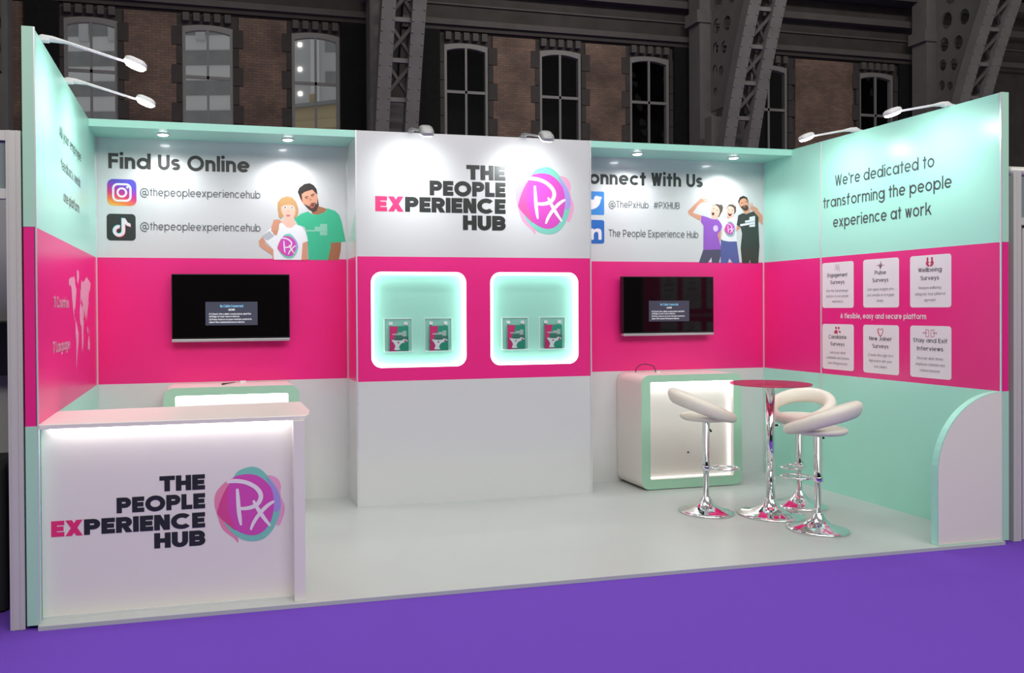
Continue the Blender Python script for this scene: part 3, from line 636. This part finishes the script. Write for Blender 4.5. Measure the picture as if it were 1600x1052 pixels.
# reception counter
E = empty('reception_counter', (0, -2.30, 0), label='white reception counter with printed logo and pale pink worktop', category='counter')
fr = frame((0, 0, 0), (1, 0, 0), (0, 0, 1), (0, -1, 0))
top_poly = [(.0, -.062), (1.325, -.062), (1.352, -.056), (1.372, -.02), (1.402, .16), (1.403, .60), (1.38, .62), (.0, .52)]
mb = MB(); n = len(top_poly); vs = [(x, y, 0.980) for x, y in top_poly]+[(x, y, 1.004) for x, y in top_poly]
mb.add(vs, [tuple(range(n-1, -1, -1)), tuple(range(n, 2*n))]+[(i, (i+1) % n, (i+1) % n+n, i+n) for i in range(n)], CABW); mb.build('worktop', E, bevel=.003)
fp = MB().box((.003, 0, .012), (1.285, .02, .98), CABW).build('front_panel', E)
lettering('logo_lettering', fp, fr, [
    ('THE', .818, .621, .081, BLACKT, .285, .234, 'r'), ('PEOPLE', .818, .520, .081, BLACKT, .285, .450, 'r'),
    ('EX', .048, .418, .081, PINKT, .285, .155, 'l'), ('PERIENCE', .817, .418, .081, BLACKT, .285, .610, 'r'), ('HUB', .818, .322, .081, BLACKT, .285, .263, 'r')], gap=.05)
roundel('logo_roundel', fp, fr, 1.052, .527, .188, RC2)
MB().box((1.284, -.068, 0), (1.345, .56, .98), CABW).build('end_panel', E, bevel=.002)
MB().box((.003, -.005, 0), (1.284, .015, .012), ALU).build('base_rail', E)
MB().box((.05, -.034, .968), (1.26, -.016, .980), mat('lit_counter_led', (1, 1, 1), .4, emit=(1, 1, 1), strength=10)).build('led_strip', E)

# curved end panel at the right-hand front corner
pts = [(5.489, 0), (5.489, .475)]+[(5.489+.525*(1-math.cos(PI/2*i/16)), .475+.523*math.sin(PI/2*i/16)) for i in range(1, 17)]+[(6.014, 0)]
E = empty('curved_end_panel', (5.489, -D_, 0), label='low curved end panel with warm white face beside the purple carpet', category='panel')
f2 = frame((-5.489, 0, 0), (1, 0, 0), (0, 0, 1), (0, -1, 0))
MB().prism(f2, pts, -.045, -.001, MINT).build('panel_core', E)
MB().flat(f2, [(5.494, .006), (5.494, .475)]+[(5.494+.520*(1-math.cos(PI/2*i/16)), .475+.518*math.sin(PI/2*i/16)) for i in range(1, 17)]+[(6.014, .006)], CREAM, .001).build('panel_face', E, label='warm white printed face')

# televisions
def television(x0, x1, z0, z1, label, bright):
    E = empty('television', ((x0+x1)/2, -.10, z0), label=label, category='television', group='televisions on the pink back wall')
    hw, hh = (x1-x0)/2, z1-z0; fr = frame((0, 0, 0), (1, 0, 0), (0, 0, 1), (0, -1, 0))
    MB().box((-hw, .0, .0), (hw, .055, hh), BLACKP).build('casing', E, bevel=.003)
    sc = MB().flat(fr, [(-hw+.008, .012), (hw-.008, .012), (hw-.008, hh-.008), (-hw+.008, hh-.008)], SCREEN, .002).build('screen', E)
    MB().box((-hw, -.006, -.022), (hw, .045, .0), SILVER).build('silver_bar', E, bevel=.004)
    MB().box((-.15, .055, .12), (.15, .099, .38), BLACKP).build('wall_bracket', E)
    mw = mat('message_box_%s' % bright, (.02, .02, .03), .3, emit=(.045, .05, .075), strength=bright)
    mx = -.0 ; mz = hh*.39
    a0, a1, b0, b1 = -.205+mx, .205+mx, mz-.094, mz+.094
    ms = MB().flat(fr, [(a0, b0), (a1, b0), (a1, b1), (a0, b1)], mw, .003).build('message_box', sc)
    wt = mat('message_text_%s' % bright, (.8, .8, .8), .3, emit=(.75, .78, .85), strength=bright*.6); bt = mat('message_title_%s' % bright, (.3, .6, .8), .3, emit=(.15, .55, .85), strength=bright*.6)
    mb = MB(); write(mb, fr, 'No Cable Connected', 0, mz+.050, .020, bt, .16, .18, 'c', .12, .004); write(mb, fr, 'HDMI1', 0, mz+.022, .016, wt, .16, .05, 'c', .12, .004)
    for t, z, wd in (('(1) Check the cable connections and the', -.010, .33), ('settings of your source device.', -.030, .24), ('(2) Press Source on your remote control to', -.053, .335), ('select the connected source device.', -.075, .28)): write(mb, fr, t, a0+.028, mz+z, .014, wt, .15, wd, 'l', .12, .004)
    mb.build('message_text', sc)
television(.572, 1.502, 1.350, 1.868, 'black wall television above the left cabinet, showing a message box', 1.0)
television(4.488, 5.408, 1.345, 1.860, 'black wall television above the right cabinet, showing a message box', .8)

# brochure holders and leaflets inside the niches
ACR = glassy('clear_acrylic', (.98, 1, 1), 1.0, .03, 1.5, 0., .05)
ACRE = glassy('acrylic_edge', (.95, 1, 1), .95, .1, 1.9, .8)
NICHEF = -DB+.066
LP, LG, LW2 = pr('leaflet_pink', 'c2336f'), pr('leaflet_green', '2f8f74'), pr('leaflet_white', 'd8e2e2')
def holder(x, label, llabel):
    E = empty('brochure_holder', (x, NICHEF, 1.235), label=label, category='brochure holder', group='clear brochure holders in the niches')
    MB().box((-.118, -.006, 0), (.118, -.002, .268), ACR).build('back_plate', E)
    mb = MB()
    for a, b in (((-.118, -.008, 0), (-.113, -.0005, .268)), ((.113, -.008, 0), (.118, -.0005, .268)), ((-.113, -.008, .263), (.113, -.0005, .268))): mb.box(a, b, ACRE)
    mb.build('plate_edge', E)
    mb = MB(); mb.box((-.086, -.036, .002), (.086, -.033, .10), ACR); mb.box((-.086, -.033, .002), (-.083, -.006, .10), ACR); mb.box((.083, -.033, .002), (.086, -.006, .10), ACR); mb.build('pocket', E)
    MB().box((-.118, -.036, -.004), (.118, -.002, .002), ACRE).build('pocket_floor', E)
    for s_ in (-1, 1): MB().box((s_*.062-.014, -.014, .214), (s_*.062+.014, -.006, .240), LAMPW).build('fixing_block', E)
    lf = MB().box((x-.079, NICHEF-.030, 1.2375), (x+.079, NICHEF-.018, 1.440), LG).build('leaflet', label=llabel, category='leaflet', group='leaflets in the brochure holders')
    f3 = frame((x, NICHEF-.030, 1.2375), (1, 0, 0), (0, 0, 1), (0, -1, 0)); mb = MB()
    mb.flat(f3, [(-.078, .001), (-.022, .001), (-.020, .02), (-.034, .05), (-.045, .09), (-.034, .12), (-.018, .15), (-.010, .18), (-.008, .201), (-.078, .201)], LP, .0006)
    mb.flat(f3, [(-.045, .088), (.079, .088), (.079, .120), (-.03, .125)], pr('leaflet_dark', '3f6f62'), .0009)
    mb.flat(f3, smooth([(-.06, .092), (.0, .086), (.055, .092), (.075, .085), (.04, .070), (.015, .058), (.0, .03), (.01, .012), (-.04, .012), (-.03, .04), (-.045, .07)], 3), LW2, .0012)
    mb.flat(f3, ell(.045, .084, .017, .014, 16), LW2, .0014); mb.flat(f3, ell(.052, .080, .009, .008, 12), LP, .0016); mb.flat(f3, ell(-.005, .07, .008, .007, 12), LP, .0016)
    for a0, a1, b0, b1 in ((-.055, .062, .132, .141), (-.005, .062, .143, .152), (.032, .062, .154, .163), (.030, .062, .121, .130)): mb.flat(f3, [(a0, b0), (a1, b0), (a1, b1), (a0, b1)], pr('leaflet_grey', 'a9bdb6'), .0014)
    mb.build('cover_print', lf)
for i, (x, nn, pp) in enumerate(((2.355, 'left niche, nearer the logo-side alcove heading', 'a'), (2.692, 'left niche', 'b'), (3.365, 'right niche', 'c'), (3.700, 'right niche', 'd'))):
    side = ('left' if i % 2 == 0 else 'right'); nic = 'first niche' if i < 2 else 'second niche'
    holder(x, 'clear acrylic brochure holder on the %s side of the %s niche' % (side, 'left-hand' if i < 2 else 'right-hand'), 'pink and green leaflet in the %s holder of the %s niche' % (side, 'left-hand' if i < 2 else 'right-hand'))

# ------------------------------------------------------------------ bar table
E = empty('bar_table', (4.994, -1.402, 0), label='round bar table with translucent pink glass top and chrome pedestal', category='table')
def trumpet(R, rc): return [(R, 0), (R+.002, .006), (R, .012), (R*.86, .020), (R*.62, .032), (R*.42, .050), (R*.29, .072), (R*.21, .098), (rc+.008, .118), (rc+.006, .124), (rc, .126)]
MB().lathe(trumpet(.236, .031), CHROME, 56).build('base', E)
MB().lathe([(.031, .12), (.031, .962)], CHROME, 32).build('column', E)
MB().lathe([(.03, .955), (.10, .975), (.12, .983), (.12, .987)], CHROME, 32).build('top_mount', E)
TGL = glassy('pink_glass', (.86, .22, .38), 1.0, .03, 1.5, .22)
MB().lathe([(.001, .988), (.283, .988), (.286, .991), (.286, .997), (.283, 1.0), (.001, 1.0)], TGL, 64, smooth=False).build('table_top', E, label='translucent pink glass disc')

# ------------------------------------------------------------------ bar stools
def ring_pad():
    mb = MB(); N, K = 56, 14; vs = []; fs = []
    for i in range(N):
        t = 2*PI*i/N; c_ = (1-math.cos(t))/2          # 0 at the front, 1 at the back
        s_ = c_**1.0
        R = .200+.012*s_; z = .024+.164*s_; hh = .034+.026*s_**.6; th = .042-.002*s_
        d = Vector((math.cos(t), math.sin(t), 0)); lean = .32*s_
        upv = (Vector((0, 0, 1))+d*lean).normalized(); outv = (d-Vector((0, 0, 1))*lean).normalized()
        p = Vector((R*math.cos(t)-.0, R*math.sin(t)*1.02, z))
        for k in range(K):
            q_ = 2*PI*k/K; cx, sx = math.cos(q_), math.sin(q_)
            ex = .8
            vs.append(p+outv*th*math.copysign(abs(cx)**ex, cx)+upv*hh*math.copysign(abs(sx)**ex, sx))
    for i in range(N):
        for k in range(K): fs.append((i*K+k, ((i+1) % N)*K+k, ((i+1) % N)*K+(k+1) % K, i*K+(k+1) % K))
    return mb.add(vs, fs, LEATHER, True)
def stool(x, y, rz, zs, zf, label):
    E = empty('bar_stool', (x, y, 0), rz, label=label, category='bar stool', group='cream bar stools around the glass table')
    MB().lathe(trumpet(.200, .023), CHROME, 56).build('base', E)
    MB().lathe([(.0215, .12), (.0215, zf), (.0275, zf+.002), (.0275, zs-.02), (.06, zs-.008), (.10, zs+.002)], CHROME, 28).build('column', E)
    pts = [(.028+.10-.10*math.cos(2*PI*i/32)+.01, .085*math.sin(2*PI*i/32), zf) for i in range(32)]
    fo = MB().tube(pts, .0085, CHROME, 8, closed=True).build('footrest', E)
    MB().lathe([(.034, zf-.018), (.036, zf-.012), (.036, zf+.012), (.034, zf+.018)], CHROME, 24).build('footrest_collar', fo)
    lv = MB().tube([(.0, -.05, zs-.015), (.0, -.09, zs-.022), (.0, -.13, zs-.045), (.0, -.17, zs-.05)], .005, CHROME, 8).build('lever', E)
    MB().tube([(.0, -.165, zs-.05), (.0, -.20, zs-.055)], .008, BLACKP, 8).build('lever_grip', lv, label='black lever grip')
    pad = MB().lathe([(.01, .000), (.12, .0), (.17, .006), (.188, .020), (.190, .034), (.178, .048), (.14, .056), (.07, .058), (.001, .058)], LEATHER, 44).build('seat', E); pad.location = (.0, 0, zs)
    rg = ring_pad().build('backrest', E); rg.location = (-.022, 0, zs)
    return E
def face(dx, dy): return math.atan2(dy, dx)
stool(4.571, -1.213, face(.90, -.40), .708, .343, 'cream bar stool to the left of the glass table, in front of the lit cabinet')
stool(5.406, -1.212, face(-.85, -.52), .672, .326, 'cream bar stool behind the glass table, next to the mint wall')
stool(5.031, -1.848, face(-.62, .78), .678, .358, 'cream bar stool nearest the purple carpet, in front of the table')

# ------------------------------------------------------------------ things lying on the cabinets
cb = MB().tube(smooth([(4.60, -.12, .997), (4.605, -.12, 1.03), (4.64, -.13, 1.062), (4.70, -.14, 1.068), (4.755, -.15, 1.05), (4.775, -.15, 1.02), (4.778, -.15, .999)], 5, False), .004, BLACKP, 8).build('cable', label='thin black cable looping above the right cabinet top', category='cable')
MB().box((4.782, -.165, .9935), (4.82, -.14, 1.005), LAMPW).build('white_plug', cb)
pn = MB().tube([(.955, -.26, 1.001), (1.00, -.20, 1.001), (1.06, -.12, 1.001)], .004, BLACKP, 8, rs=[.007, .004, .0025]).build('black_cable', label='black cable end lying on the left cabinet top', category='cable')
pl = MB().box((1.10, -.10, .9955), (1.145, -.075, 1.010), LAMPW).build('white_plug', label='small white plug on the left cabinet top', category='plug')

# ------------------------------------------------------------------ clip-on arm lamps
def arm_lamp(loc, rz, length, drop, tilt, label, lit, shell, power, aim, big=1.0, cone=150):
    E = empty('arm_lamp', loc, rz, label=label, category='spotlight', group='clip-on arm lamps on the stand walls')
    MB().box((-.05, -.022, .001), (.035, .022, .018), shell).build('clamp', E, bevel=.004)
    mb = MB(); mb.tube([(-.04, 0, .014), (.0, 0, .022), (.05, 0, .018), (.12, 0, .006), (length-.06, 0, -drop+.010)], .008, shell, 12, rs=[.010, .019, .017, .009, .007]); mb.build('arm', E)
    f_ = frame((0, 0, 0), (1, 0, 0), (0, 1, 0), (0, 0, 1)); q_ = big
    hd = MB(); vs = []; fs = []; n = 28
    for rr, zz in ((1.0, -.006), (1.0, .006), (.93, .016*q_), (.70, .024*q_), (.35, .028*q_)):
        vs += [f_(x, y, zz) for x, y in [(a*rr, b*rr) for a, b in rrect(-.062, -.044*q_, .062, .044*q_, .036, 6)]]
    n = len(vs)//5
    for j in range(4): fs += [(j*n+i, j*n+(i+1) % n, j*n+n+(i+1) % n, j*n+n+i) for i in range(n)]
    fs.append(tuple(4*n+i for i in range(n))); hd.add(vs, fs, shell, True)
    h_ = hd.build('lamp_head', E); h_.location = (length, 0, -drop); h_.rotation_euler = (0, tilt, 0)
    g = MB(); vs = []
    for rr, zz in ((.92, -.005), (.88, -.016), (.70, -.024), (.40, -.028)): vs += [f_(x*rr, y*rr, zz) for x, y in rrect(-.062, -.044*q_, .062, .044*q_, .036, 6)]
    fs = []
    for j in range(3): fs += [(j*n+i, j*n+(i+1) % n, j*n+n+(i+1) % n, j*n+n+i) for i in range(n)]
    fs.append(tuple(3*n+i for i in range(n))); g.add(vs, fs, lit, True); g.build('lens', h_, label='bright lens')
    p = E.location; c_, s_ = math.cos(rz), math.sin(rz)
    L = (p.x+length*c_, p.y+length*s_, p.z-drop-.05)
    spot('arm_lamp_beam', L, aim, power, cone, 1.0, .05, (.93, 1, 1))
    return E
for y, lab in ((-2.14, 'glowing white arm lamp nearest the front end of the left mint wall'), (-1.33, 'glowing white arm lamp further back along the left mint wall')):
    arm_lamp((0, y, 3.0), 0, .47, .085, math.radians(22), lab, LENS, LAMPW, 25, (0, y+.05, 2.45))
for y, lab in ((-1.97, 'arm lamp nearest the front end of the right mint wall'), (-1.13, 'arm lamp further back along the right mint wall')):
    arm_lamp((W, y, 3.0), PI, .47, .06, math.radians(22), lab, LENS, LAMPW, 17, (W, y+.05, 2.45))
for x, lab in ((2.457, 'boxy arm lamp on the tower top above the word THE PEOPLE'), (3.425, 'boxy arm lamp on the tower top above the logo roundel')):
    arm_lamp((x, -DB+.02, 3.0), -PI/2, .48, .088, math.radians(42), lab, LENS, GREYLAMP, 22, (x, -DB, 2.58), 1.25, 110)

# ================================================================== neighbouring shell-scheme stands
SHELL = mat('grey_shell_metal', (.66, .65, .59), .4, metal=.2, noise=.02); SHELLP = mat('grey_shell_panel', (.52, .51, .49), .6, noise=.03)
HDR = mat('grey_green_header', (.22, .27, .26), .3, noise=.03); DARK = mat('dark_fabric', (.018, .018, .018), .8, noise=.2, scale=40)
E = empty('shell_scheme_frame', (-.10, -2.34, 0), label='white metal shell-scheme frame of the neighbouring stand at the far left', category='stand frame')
mb = MB(); mb.box((-.035, -.03, -.02), (.035, .03, 2.48), SHELL)
for dx in (-.018, .018): mb.box((dx-.004, -.034, -.02), (dx+.004, -.030, 2.48), SHELL)
mb.build('post', E); MB().box((-1.5, -.025, 2.43), (-.035, .025, 2.48), SHELL).build('top_rail', E); MB().box((-1.5, -.025, 2.14), (-.035, .025, 2.19), SHELL).build('header_rail', E)
MB().box((-1.5, -.008, 2.19), (-.035, .008, 2.43), HDR).build('header_panel', E); MB().box((-.006, .03, -.02), (.030, 2.6, 2.46), mat('shadow_grey_panel', (.16, .16, .155), .6)).build('gap_shade_panel', E)
MB().box((-2.2, -1.15, -.02), (-.14, -1.10, 2.4), SHELLP).build('wall_neighbour', kind='structure')
mb = MB(); mb.lathe([(.03, 1.90), (.06, 1.86), (.07, 1.80), (.08, 1.66), (.07, 1.58), (.05, 1.535)], DARK, 16, c=(-.30, -1.24, 0)); mb.build('hanging_coat', label='dark coat hanging on the grey wall of the left neighbouring stand', category='coat')
E = empty('display_monitor', (-.55, -1.28, 0), label='black monitor on a stand in the left neighbouring stand', category='monitor')
MB().box((-.30, -.03, 1.18), (.335, .03, 1.52), BLACKP).build('screen_panel', E, bevel=.01); MB().tube([(0, .0, .0), (0, 0, 1.2)], .025, SILVER, 12).build('pole', E); MB().lathe([(.11, -.02), (.11, .0), (.03, .02)], BLACKP, 24).build('base', E)
E = empty('draped_table', (-.62, -1.82, 0), label='table draped in black cloth in the left neighbouring stand', category='table')
mb = MB(); pts = []
for i in range(48):
    t = 2*PI*i/48; pts.append((.40*max(-1, min(1, 1.35*math.cos(t)))+.012*math.cos(9*t), .28*max(-1, min(1, 1.35*math.sin(t)))+.012*math.sin(11*t)))
mb.add([(x, y, -.01) for x, y in pts]+[(x*.97, y*.97, .73) for x, y in pts]+[(x*.95, y*.95, .745) for x, y in pts], [(i, (i+1) % 48, (i+1) % 48+48, i+48) for i in range(48)]+[(i+48, (i+1) % 48+48, (i+1) % 48+96, i+96) for i in range(48)]+[tuple(96+i for i in range(48))], DARK, True)
mb.build('black_cloth', E); MB().box((-.12, -.10, .745), (.10, .12, .80), SILVER).build('tray', E)
E = empty('shell_scheme_frame', (6.168, -2.335, 0), label='white metal shell-scheme frame of the neighbouring stand at the far right', category='stand frame')
mb = MB(); mb.box((-.036, -.03, -.02), (.030, .03, 2.48), SHELL); mb.box((-.010, -.034, -.02), (-.004, -.03, 2.48), SHELL); mb.build('post', E)
MB().tube([(-.045, 0, 2.485), (1.5, 0, 2.485)], .03, SHELL, 14).build('top_rail', E); MB().box((.03, -.02, 2.12), (1.5, .02, 2.17), SHELL).build('header_rail', E); MB().box((.03, -.008, 2.17), (1.5, .008, 2.45), HDR).build('header_panel', E)
MB().box((-.094, .02, -.02), (-.042, 2.6, 2.46), DARK).build('gap_shade_panel', E)  # dark box put in for the shaded gap between wall and post
MB().box((.03, .30, -.02), (1.5, .33, 2.1), mat('dark_display_panel', (.05, .05, .05), .5, noise=.15, scale=9)).build('display_panel', E)
MB().box((.075, .0, -.02), (.10, .02, 2.1), SHELL).build('inner_upright', E)

# ================================================================== the old hall behind
STONE = mat('dim_hall_stone', (.060, .053, .049), .9, spec=.2, noise=.35, scale=1.6)  # the hall's dim light is put into these dark stone colours
STONEL = mat('pale_dim_stone', (.105, .095, .088), .9, spec=.2, noise=.2, scale=2)
BRICK = brick_mat('dark_red_brick', '7d6355', '6a574d', '54483f')
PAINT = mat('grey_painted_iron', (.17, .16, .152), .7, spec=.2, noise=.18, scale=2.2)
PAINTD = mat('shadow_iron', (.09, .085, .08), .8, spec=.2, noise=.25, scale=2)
VOID = mat('shade_black', (.014, .0135, .013), .95, spec=.1, noise=.3)  # near-black that stands in for shaded recesses and unlit window depth
SASH = mat('pale_sash_paint', (.21, .20, .19), .6, noise=.1)
PANE = glassy('window_pane', (.92, .94, .97), 1.0, .02, 1.3, 0., .05)
YH = 18.0
FH = frame((0, YH, 0), (1, 0, 0), (0, 0, 1), (0, -1, 0))
WIN = [-2.26, 1.00, 4.20, 9.00, 12.22, 15.44, 20.06, 24.50]; WW, WZ0, WZ1 = .73, 4.6, 10.02
def arch_open(cx, hw, z0, z1, rise=.08, n=8): return [(cx-hw, z0), (cx+hw, z0)]+[(cx+hw-2*hw*i/n, z1-rise+rise*(1-((i/n)*2-1)**2)) for i in range(n+1)]
outer = [(-14, -.05), (40, -.05), (40, 15), (-14, 15)]
loops = [outer]+[arch_open(c, WW, WZ0, WZ1)[::-1] for c in WIN]
tris = tessellate_polygon([[Vector((a, b, 0)) for a, b in L] for L in loops]); fv = [p for L in loops for p in L]
hall = MB().add([FH(a, b) for a, b in fv], [tuple(t) for t in tris], STONE).build('wall_hall', kind='structure')
for z0, z1, pj_, m in ((10.52, 10.70, .22, STONEL), (10.38, 10.52, .12, STONE), (11.62, 11.85, .30, STONEL), (11.2, 11.25, .06, STONEL)): MB().box((-14, YH-pj_, z0), (40, YH-.001, z1), m).build('string_course', hall)
for a, b in ((-5, -3.15), (-1.36, .12), (1.9, 3.32), (9.88, 11.34), (13.10, 14.56), (21.1, 23.5), (25.5, 26.2)):
    MB().box((a, YH-.06, 3), (b, YH-.001, 10.3), BRICK).build('brick_pier', hall)
for i, c in enumerate(WIN):
    E = empty('window_%d' % (i+1), (c, YH, WZ0)); E['kind'] = 'structure'
    o_ = arch_open(0, WW, 0, WZ1-WZ0); i_ = arch_open(0, WW-.09, .08, WZ1-WZ0-.15, .10); n = len(o_); mb = MB(); f_ = frame((0, 0, 0), (1, 0, 0), (0, 0, 1), (0, -1, 0))
    mb.add([f_(a, b, .03) for a, b in o_]+[f_(a, b, .03) for a, b in i_]+[f_(a, b, -.12) for a, b in i_], [(j, (j+1) % n, (j+1) % n+n, j+n) for j in range(n)]+[(j+n, (j+1) % n+n, (j+1) % n+2*n, j+2*n) for j in range(n)], SASH)
    mb.build('window_frame', E)
    mb = MB(); mb.box((-.035, -.02, .05), (.035, .03, WZ1-WZ0-.12), SASH); mb.box((-WW+.05, -.02, 3.83), (WW-.05, .03, 3.92), SASH); mb.box((-WW+.05, -.02, 1.9), (WW-.05, .03, 1.98), SASH); mb.build('glazing_bars', E)
    MB().flat(f_, arch_open(0, WW-.09, .08, WZ1-WZ0-.14, .10), PANE, -.03).build('pane', E)
    mb = MB()
    for s_ in (-1, 1):
        for q_ in range(9):
            wq = .30 if q_ % 2 == 0 else .16; x0 = s_*(WW+.005); x1 = s_*(WW+wq); mb.box((min(x0, x1), -.085, .3+q_*.56), (max(x0, x1), -.001, .3+q_*.56+.54), STONE)
    for q_ in range(5): mb.box((-WW+.02+q_*.30, -.16, WZ1-WZ0+.06), (-WW+.20+q_*.30, -.001, WZ1-WZ0+.30), STONEL)
    mb.build('stone_surround', E)
# black backdrop added behind the right-hand windows to keep them dark
mb = MB(); mb.box((6.5, 20.5, -.05), (40, 20.6, 15), VOID); mb.box((6.4, 18.02, -.05), (6.5, 20.6, 15), VOID); mb.box((6.5, 18.02, 14.9), (40, 20.5, 15), VOID); mb.build('window_backdrop', kind='structure')
# near-black strips put in for the shade of recesses beside the columns
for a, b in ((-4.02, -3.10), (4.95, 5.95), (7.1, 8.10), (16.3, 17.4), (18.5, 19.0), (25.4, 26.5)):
    MB().box((a, YH-.16, 0), (b, YH-.062, 10.36), VOID).build('recess_shade', hall)
# roof underside and joists
ROOF = mat('dark_roof_boards', (.030, .029, .029), .9, spec=.2, noise=.3, scale=1.2)
rf = MB(); rf.add([(-14, 18, 12.9), (40, 18, 12.9), (40, 4, 18.5), (-14, 4, 18.5), (-14, 18, 13.1), (40, 18, 13.1), (40, 4, 18.7), (-14, 4, 18.7)], [(0, 1, 2, 3), (7, 6, 5, 4), (0, 4, 5, 1), (2, 6, 7, 3), (1, 5, 6, 2), (0, 3, 7, 4)], ROOF)
roof = rf.build('roof', kind='structure')
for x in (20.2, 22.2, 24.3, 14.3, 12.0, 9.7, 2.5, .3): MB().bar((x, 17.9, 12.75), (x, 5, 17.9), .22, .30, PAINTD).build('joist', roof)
MB().box((-14, 17.3, 12.4), (40, 17.9, 12.75), PAINTD).build('wall_plate', roof)

# cast-iron roof ribs rising from the wall over the hall
def rib(X, label, col):
    E = empty('roof_rib', (X, 16, 0), label=label, category='roof rib', group='curved iron roof ribs of the hall')
    yz = lambda z: .30-.0185*z*z
    zs = [i*.75 for i in range(0, 25)]
    for gx in (-.42, .42):
        mb = MB(); vs = []; fs = []
        for z in zs:
            y = yz(z); w2, h2 = .19, .16
            vs += [(gx-w2, y-h2, z), (gx+w2, y-h2, z), (gx+w2, y+h2, z), (gx-w2, y+h2, z)]
        for i in range(len(zs)-1):
            for k_ in range(4): fs.append((i*4+k_, i*4+(k_+1) % 4, i*4+4+(k_+1) % 4, i*4+4+k_))
        mb.add(vs, fs, PAINT)
        for z in [6+.28*i for i in range(26)]:
            for dx in (-.15, .15): y = yz(z)-.165; mb.box((gx+dx-.022, y-.012, z-.022), (gx+dx+.022, y+.01, z+.022), PAINT)
        mb.build('girder', E)
    mb = MB()
    for i in range(0, 12):
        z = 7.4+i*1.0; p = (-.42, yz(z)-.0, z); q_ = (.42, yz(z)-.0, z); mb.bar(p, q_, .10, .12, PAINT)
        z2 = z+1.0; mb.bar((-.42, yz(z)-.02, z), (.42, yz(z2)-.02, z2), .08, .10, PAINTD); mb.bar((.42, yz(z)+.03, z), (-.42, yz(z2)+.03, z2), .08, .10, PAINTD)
    mb.build('lattice', E)
    MB().box((-.62, yz(5)+.1, 0), (.62, yz(5)+.45, 7.6), PAINT).build('base_plate', E)
    mb = MB(); mb.box((col-.30, .95, 0), (col+.30, 1.55, 14), PAINT); mb.box((col-.42, .90, 10.9), (col+.42, 1.6, 11.3), PAINT); mb.build('column', E)
    # pierced spandrel plate between column and girder
    sp = [(yz(8.0)+.12, 8.0)]+[(yz(z)+.12, z) for z in (9, 10, 11, 12, 13)]+[(1.0, 13), (1.0, 8.0)]
    holes = []
    for z, rr, cy in ((12.4, .34, .35), (12.3, .20, -.45), (11.5, .26, .52), (11.4, .24, -.15), (10.7, .22, .62), (10.6, .22, .08), (10.0, .18, .68), (9.9, .18, .25), (9.3, .16, .72), (9.2, .14, .40), (8.6, .12, .70)): holes.append([(cy+rr*math.cos(-2*PI*i/10)*.8, z+rr*math.sin(-2*PI*i/10)*1.15) for i in range(10)])
    LL = [sp]+holes; tr = tessellate_polygon([[Vector((a, b, 0)) for a, b in L] for L in LL]); fv_ = [p for L in LL for p in L]; mb = MB()
    for xx in (col+.10, col+.16): mb.add([(xx, a, b) for a, b in fv_], [tuple(t) for t in tr], PAINT)
    mb.build('spandrel', E)
rib(-5.0, 'curved iron roof rib at the far left edge above the mint wall', .45)
rib(6.10, 'curved riveted iron roof rib behind the central tower top', -.12)
rib(17.02, 'curved iron roof rib behind the right end of the canopy', -.05)
rib(25.4, 'curved iron roof rib at the far right with pierced spandrel', .55)

# buildings outside the left windows
FAC = mat('pale_concrete', (.80, .81, .83), .8, noise=.08, scale=.2); FACD = mat('grey_glazing_band', (.31, .32, .33), .5, noise=.3, scale=.6); FACM = mat('mid_grey_cladding', (.62, .63, .65), .7, noise=.08, scale=.3)
E = empty('tower_block', (-4.0, 92, 0), math.radians(-14), label='grey banded tower block seen through the middle of the left windows', category='building')
MB().box((-17, 0, -.1), (8.5, 10, 62), FAC).build('facade', E)
for i in range(14): MB().box((-17, -.12, 2.2+i*3.5), (8.5, .0, 3.9+i*3.5), FACD).build('window_band', E)
mb = MB()
for i in range(7): mb.box((-16+i*3.4, -.5, 33), (-14.9+i*3.4, 0, 62), FACM)
mb.build('upper_fins', E)
E = empty('tower_block', (15.1, 88, 0), math.radians(-10), label='grey panelled tower with lit stair lamps seen through the third window', category='building')
MB().box((-7.0, 0, -.1), (12, 14, 62), FACM).build('facade', E); MB().box((-1.9, -.4, -.1), (-.9, 0, 62), FAC).build('pale_pier', E)
for i in range(16): MB().box((-.2, -.10, 3+i*3.6), (1.6, 0, 4.3+i*3.6), FACD).build('slot_window', E); MB().box((4.0, -.10, 3.6+i*3.6), (6.2, 0, 5.0+i*3.6), FACD).build('slot_window', E)
LAMPS = mat('stair_lamp_glow', (1, 1, .9), .4, emit=(1, .97, .85), strength=4)
for i in range(4): MB().box((-3.35, -.12, 23.85+i*2.85), (-2.95, 0, 24.25+i*2.85), LAMPS).build('stair_lamp', E)
E = empty('low_building', (10.6, 62, 0), math.radians(-34), label='low beige building with horizontal boards at the bottom of the third window', category='building')
BEI = mat('beige_boards', (.58, .47, .29), .8, noise=.1, scale=.5)
mb = MB(); mb.box((-4, 0, -.1), (6.5, 8, 18.9), BEI)
for i in range(18): mb.box((-4, -.10, i*1.0), (6.5, 0, i*1.0+.75), BEI)
mb.build('boarded_front', E); MB().box((-4.3, -.4, 18.9), (6.8, 8.2, 19.2), FACD).build('roof_edge', E)
for x in (-1.2, 3.2): MB().box((x, .3, 19.2), (x+.4, .7, 20.1), BEI).build('chimney', E)
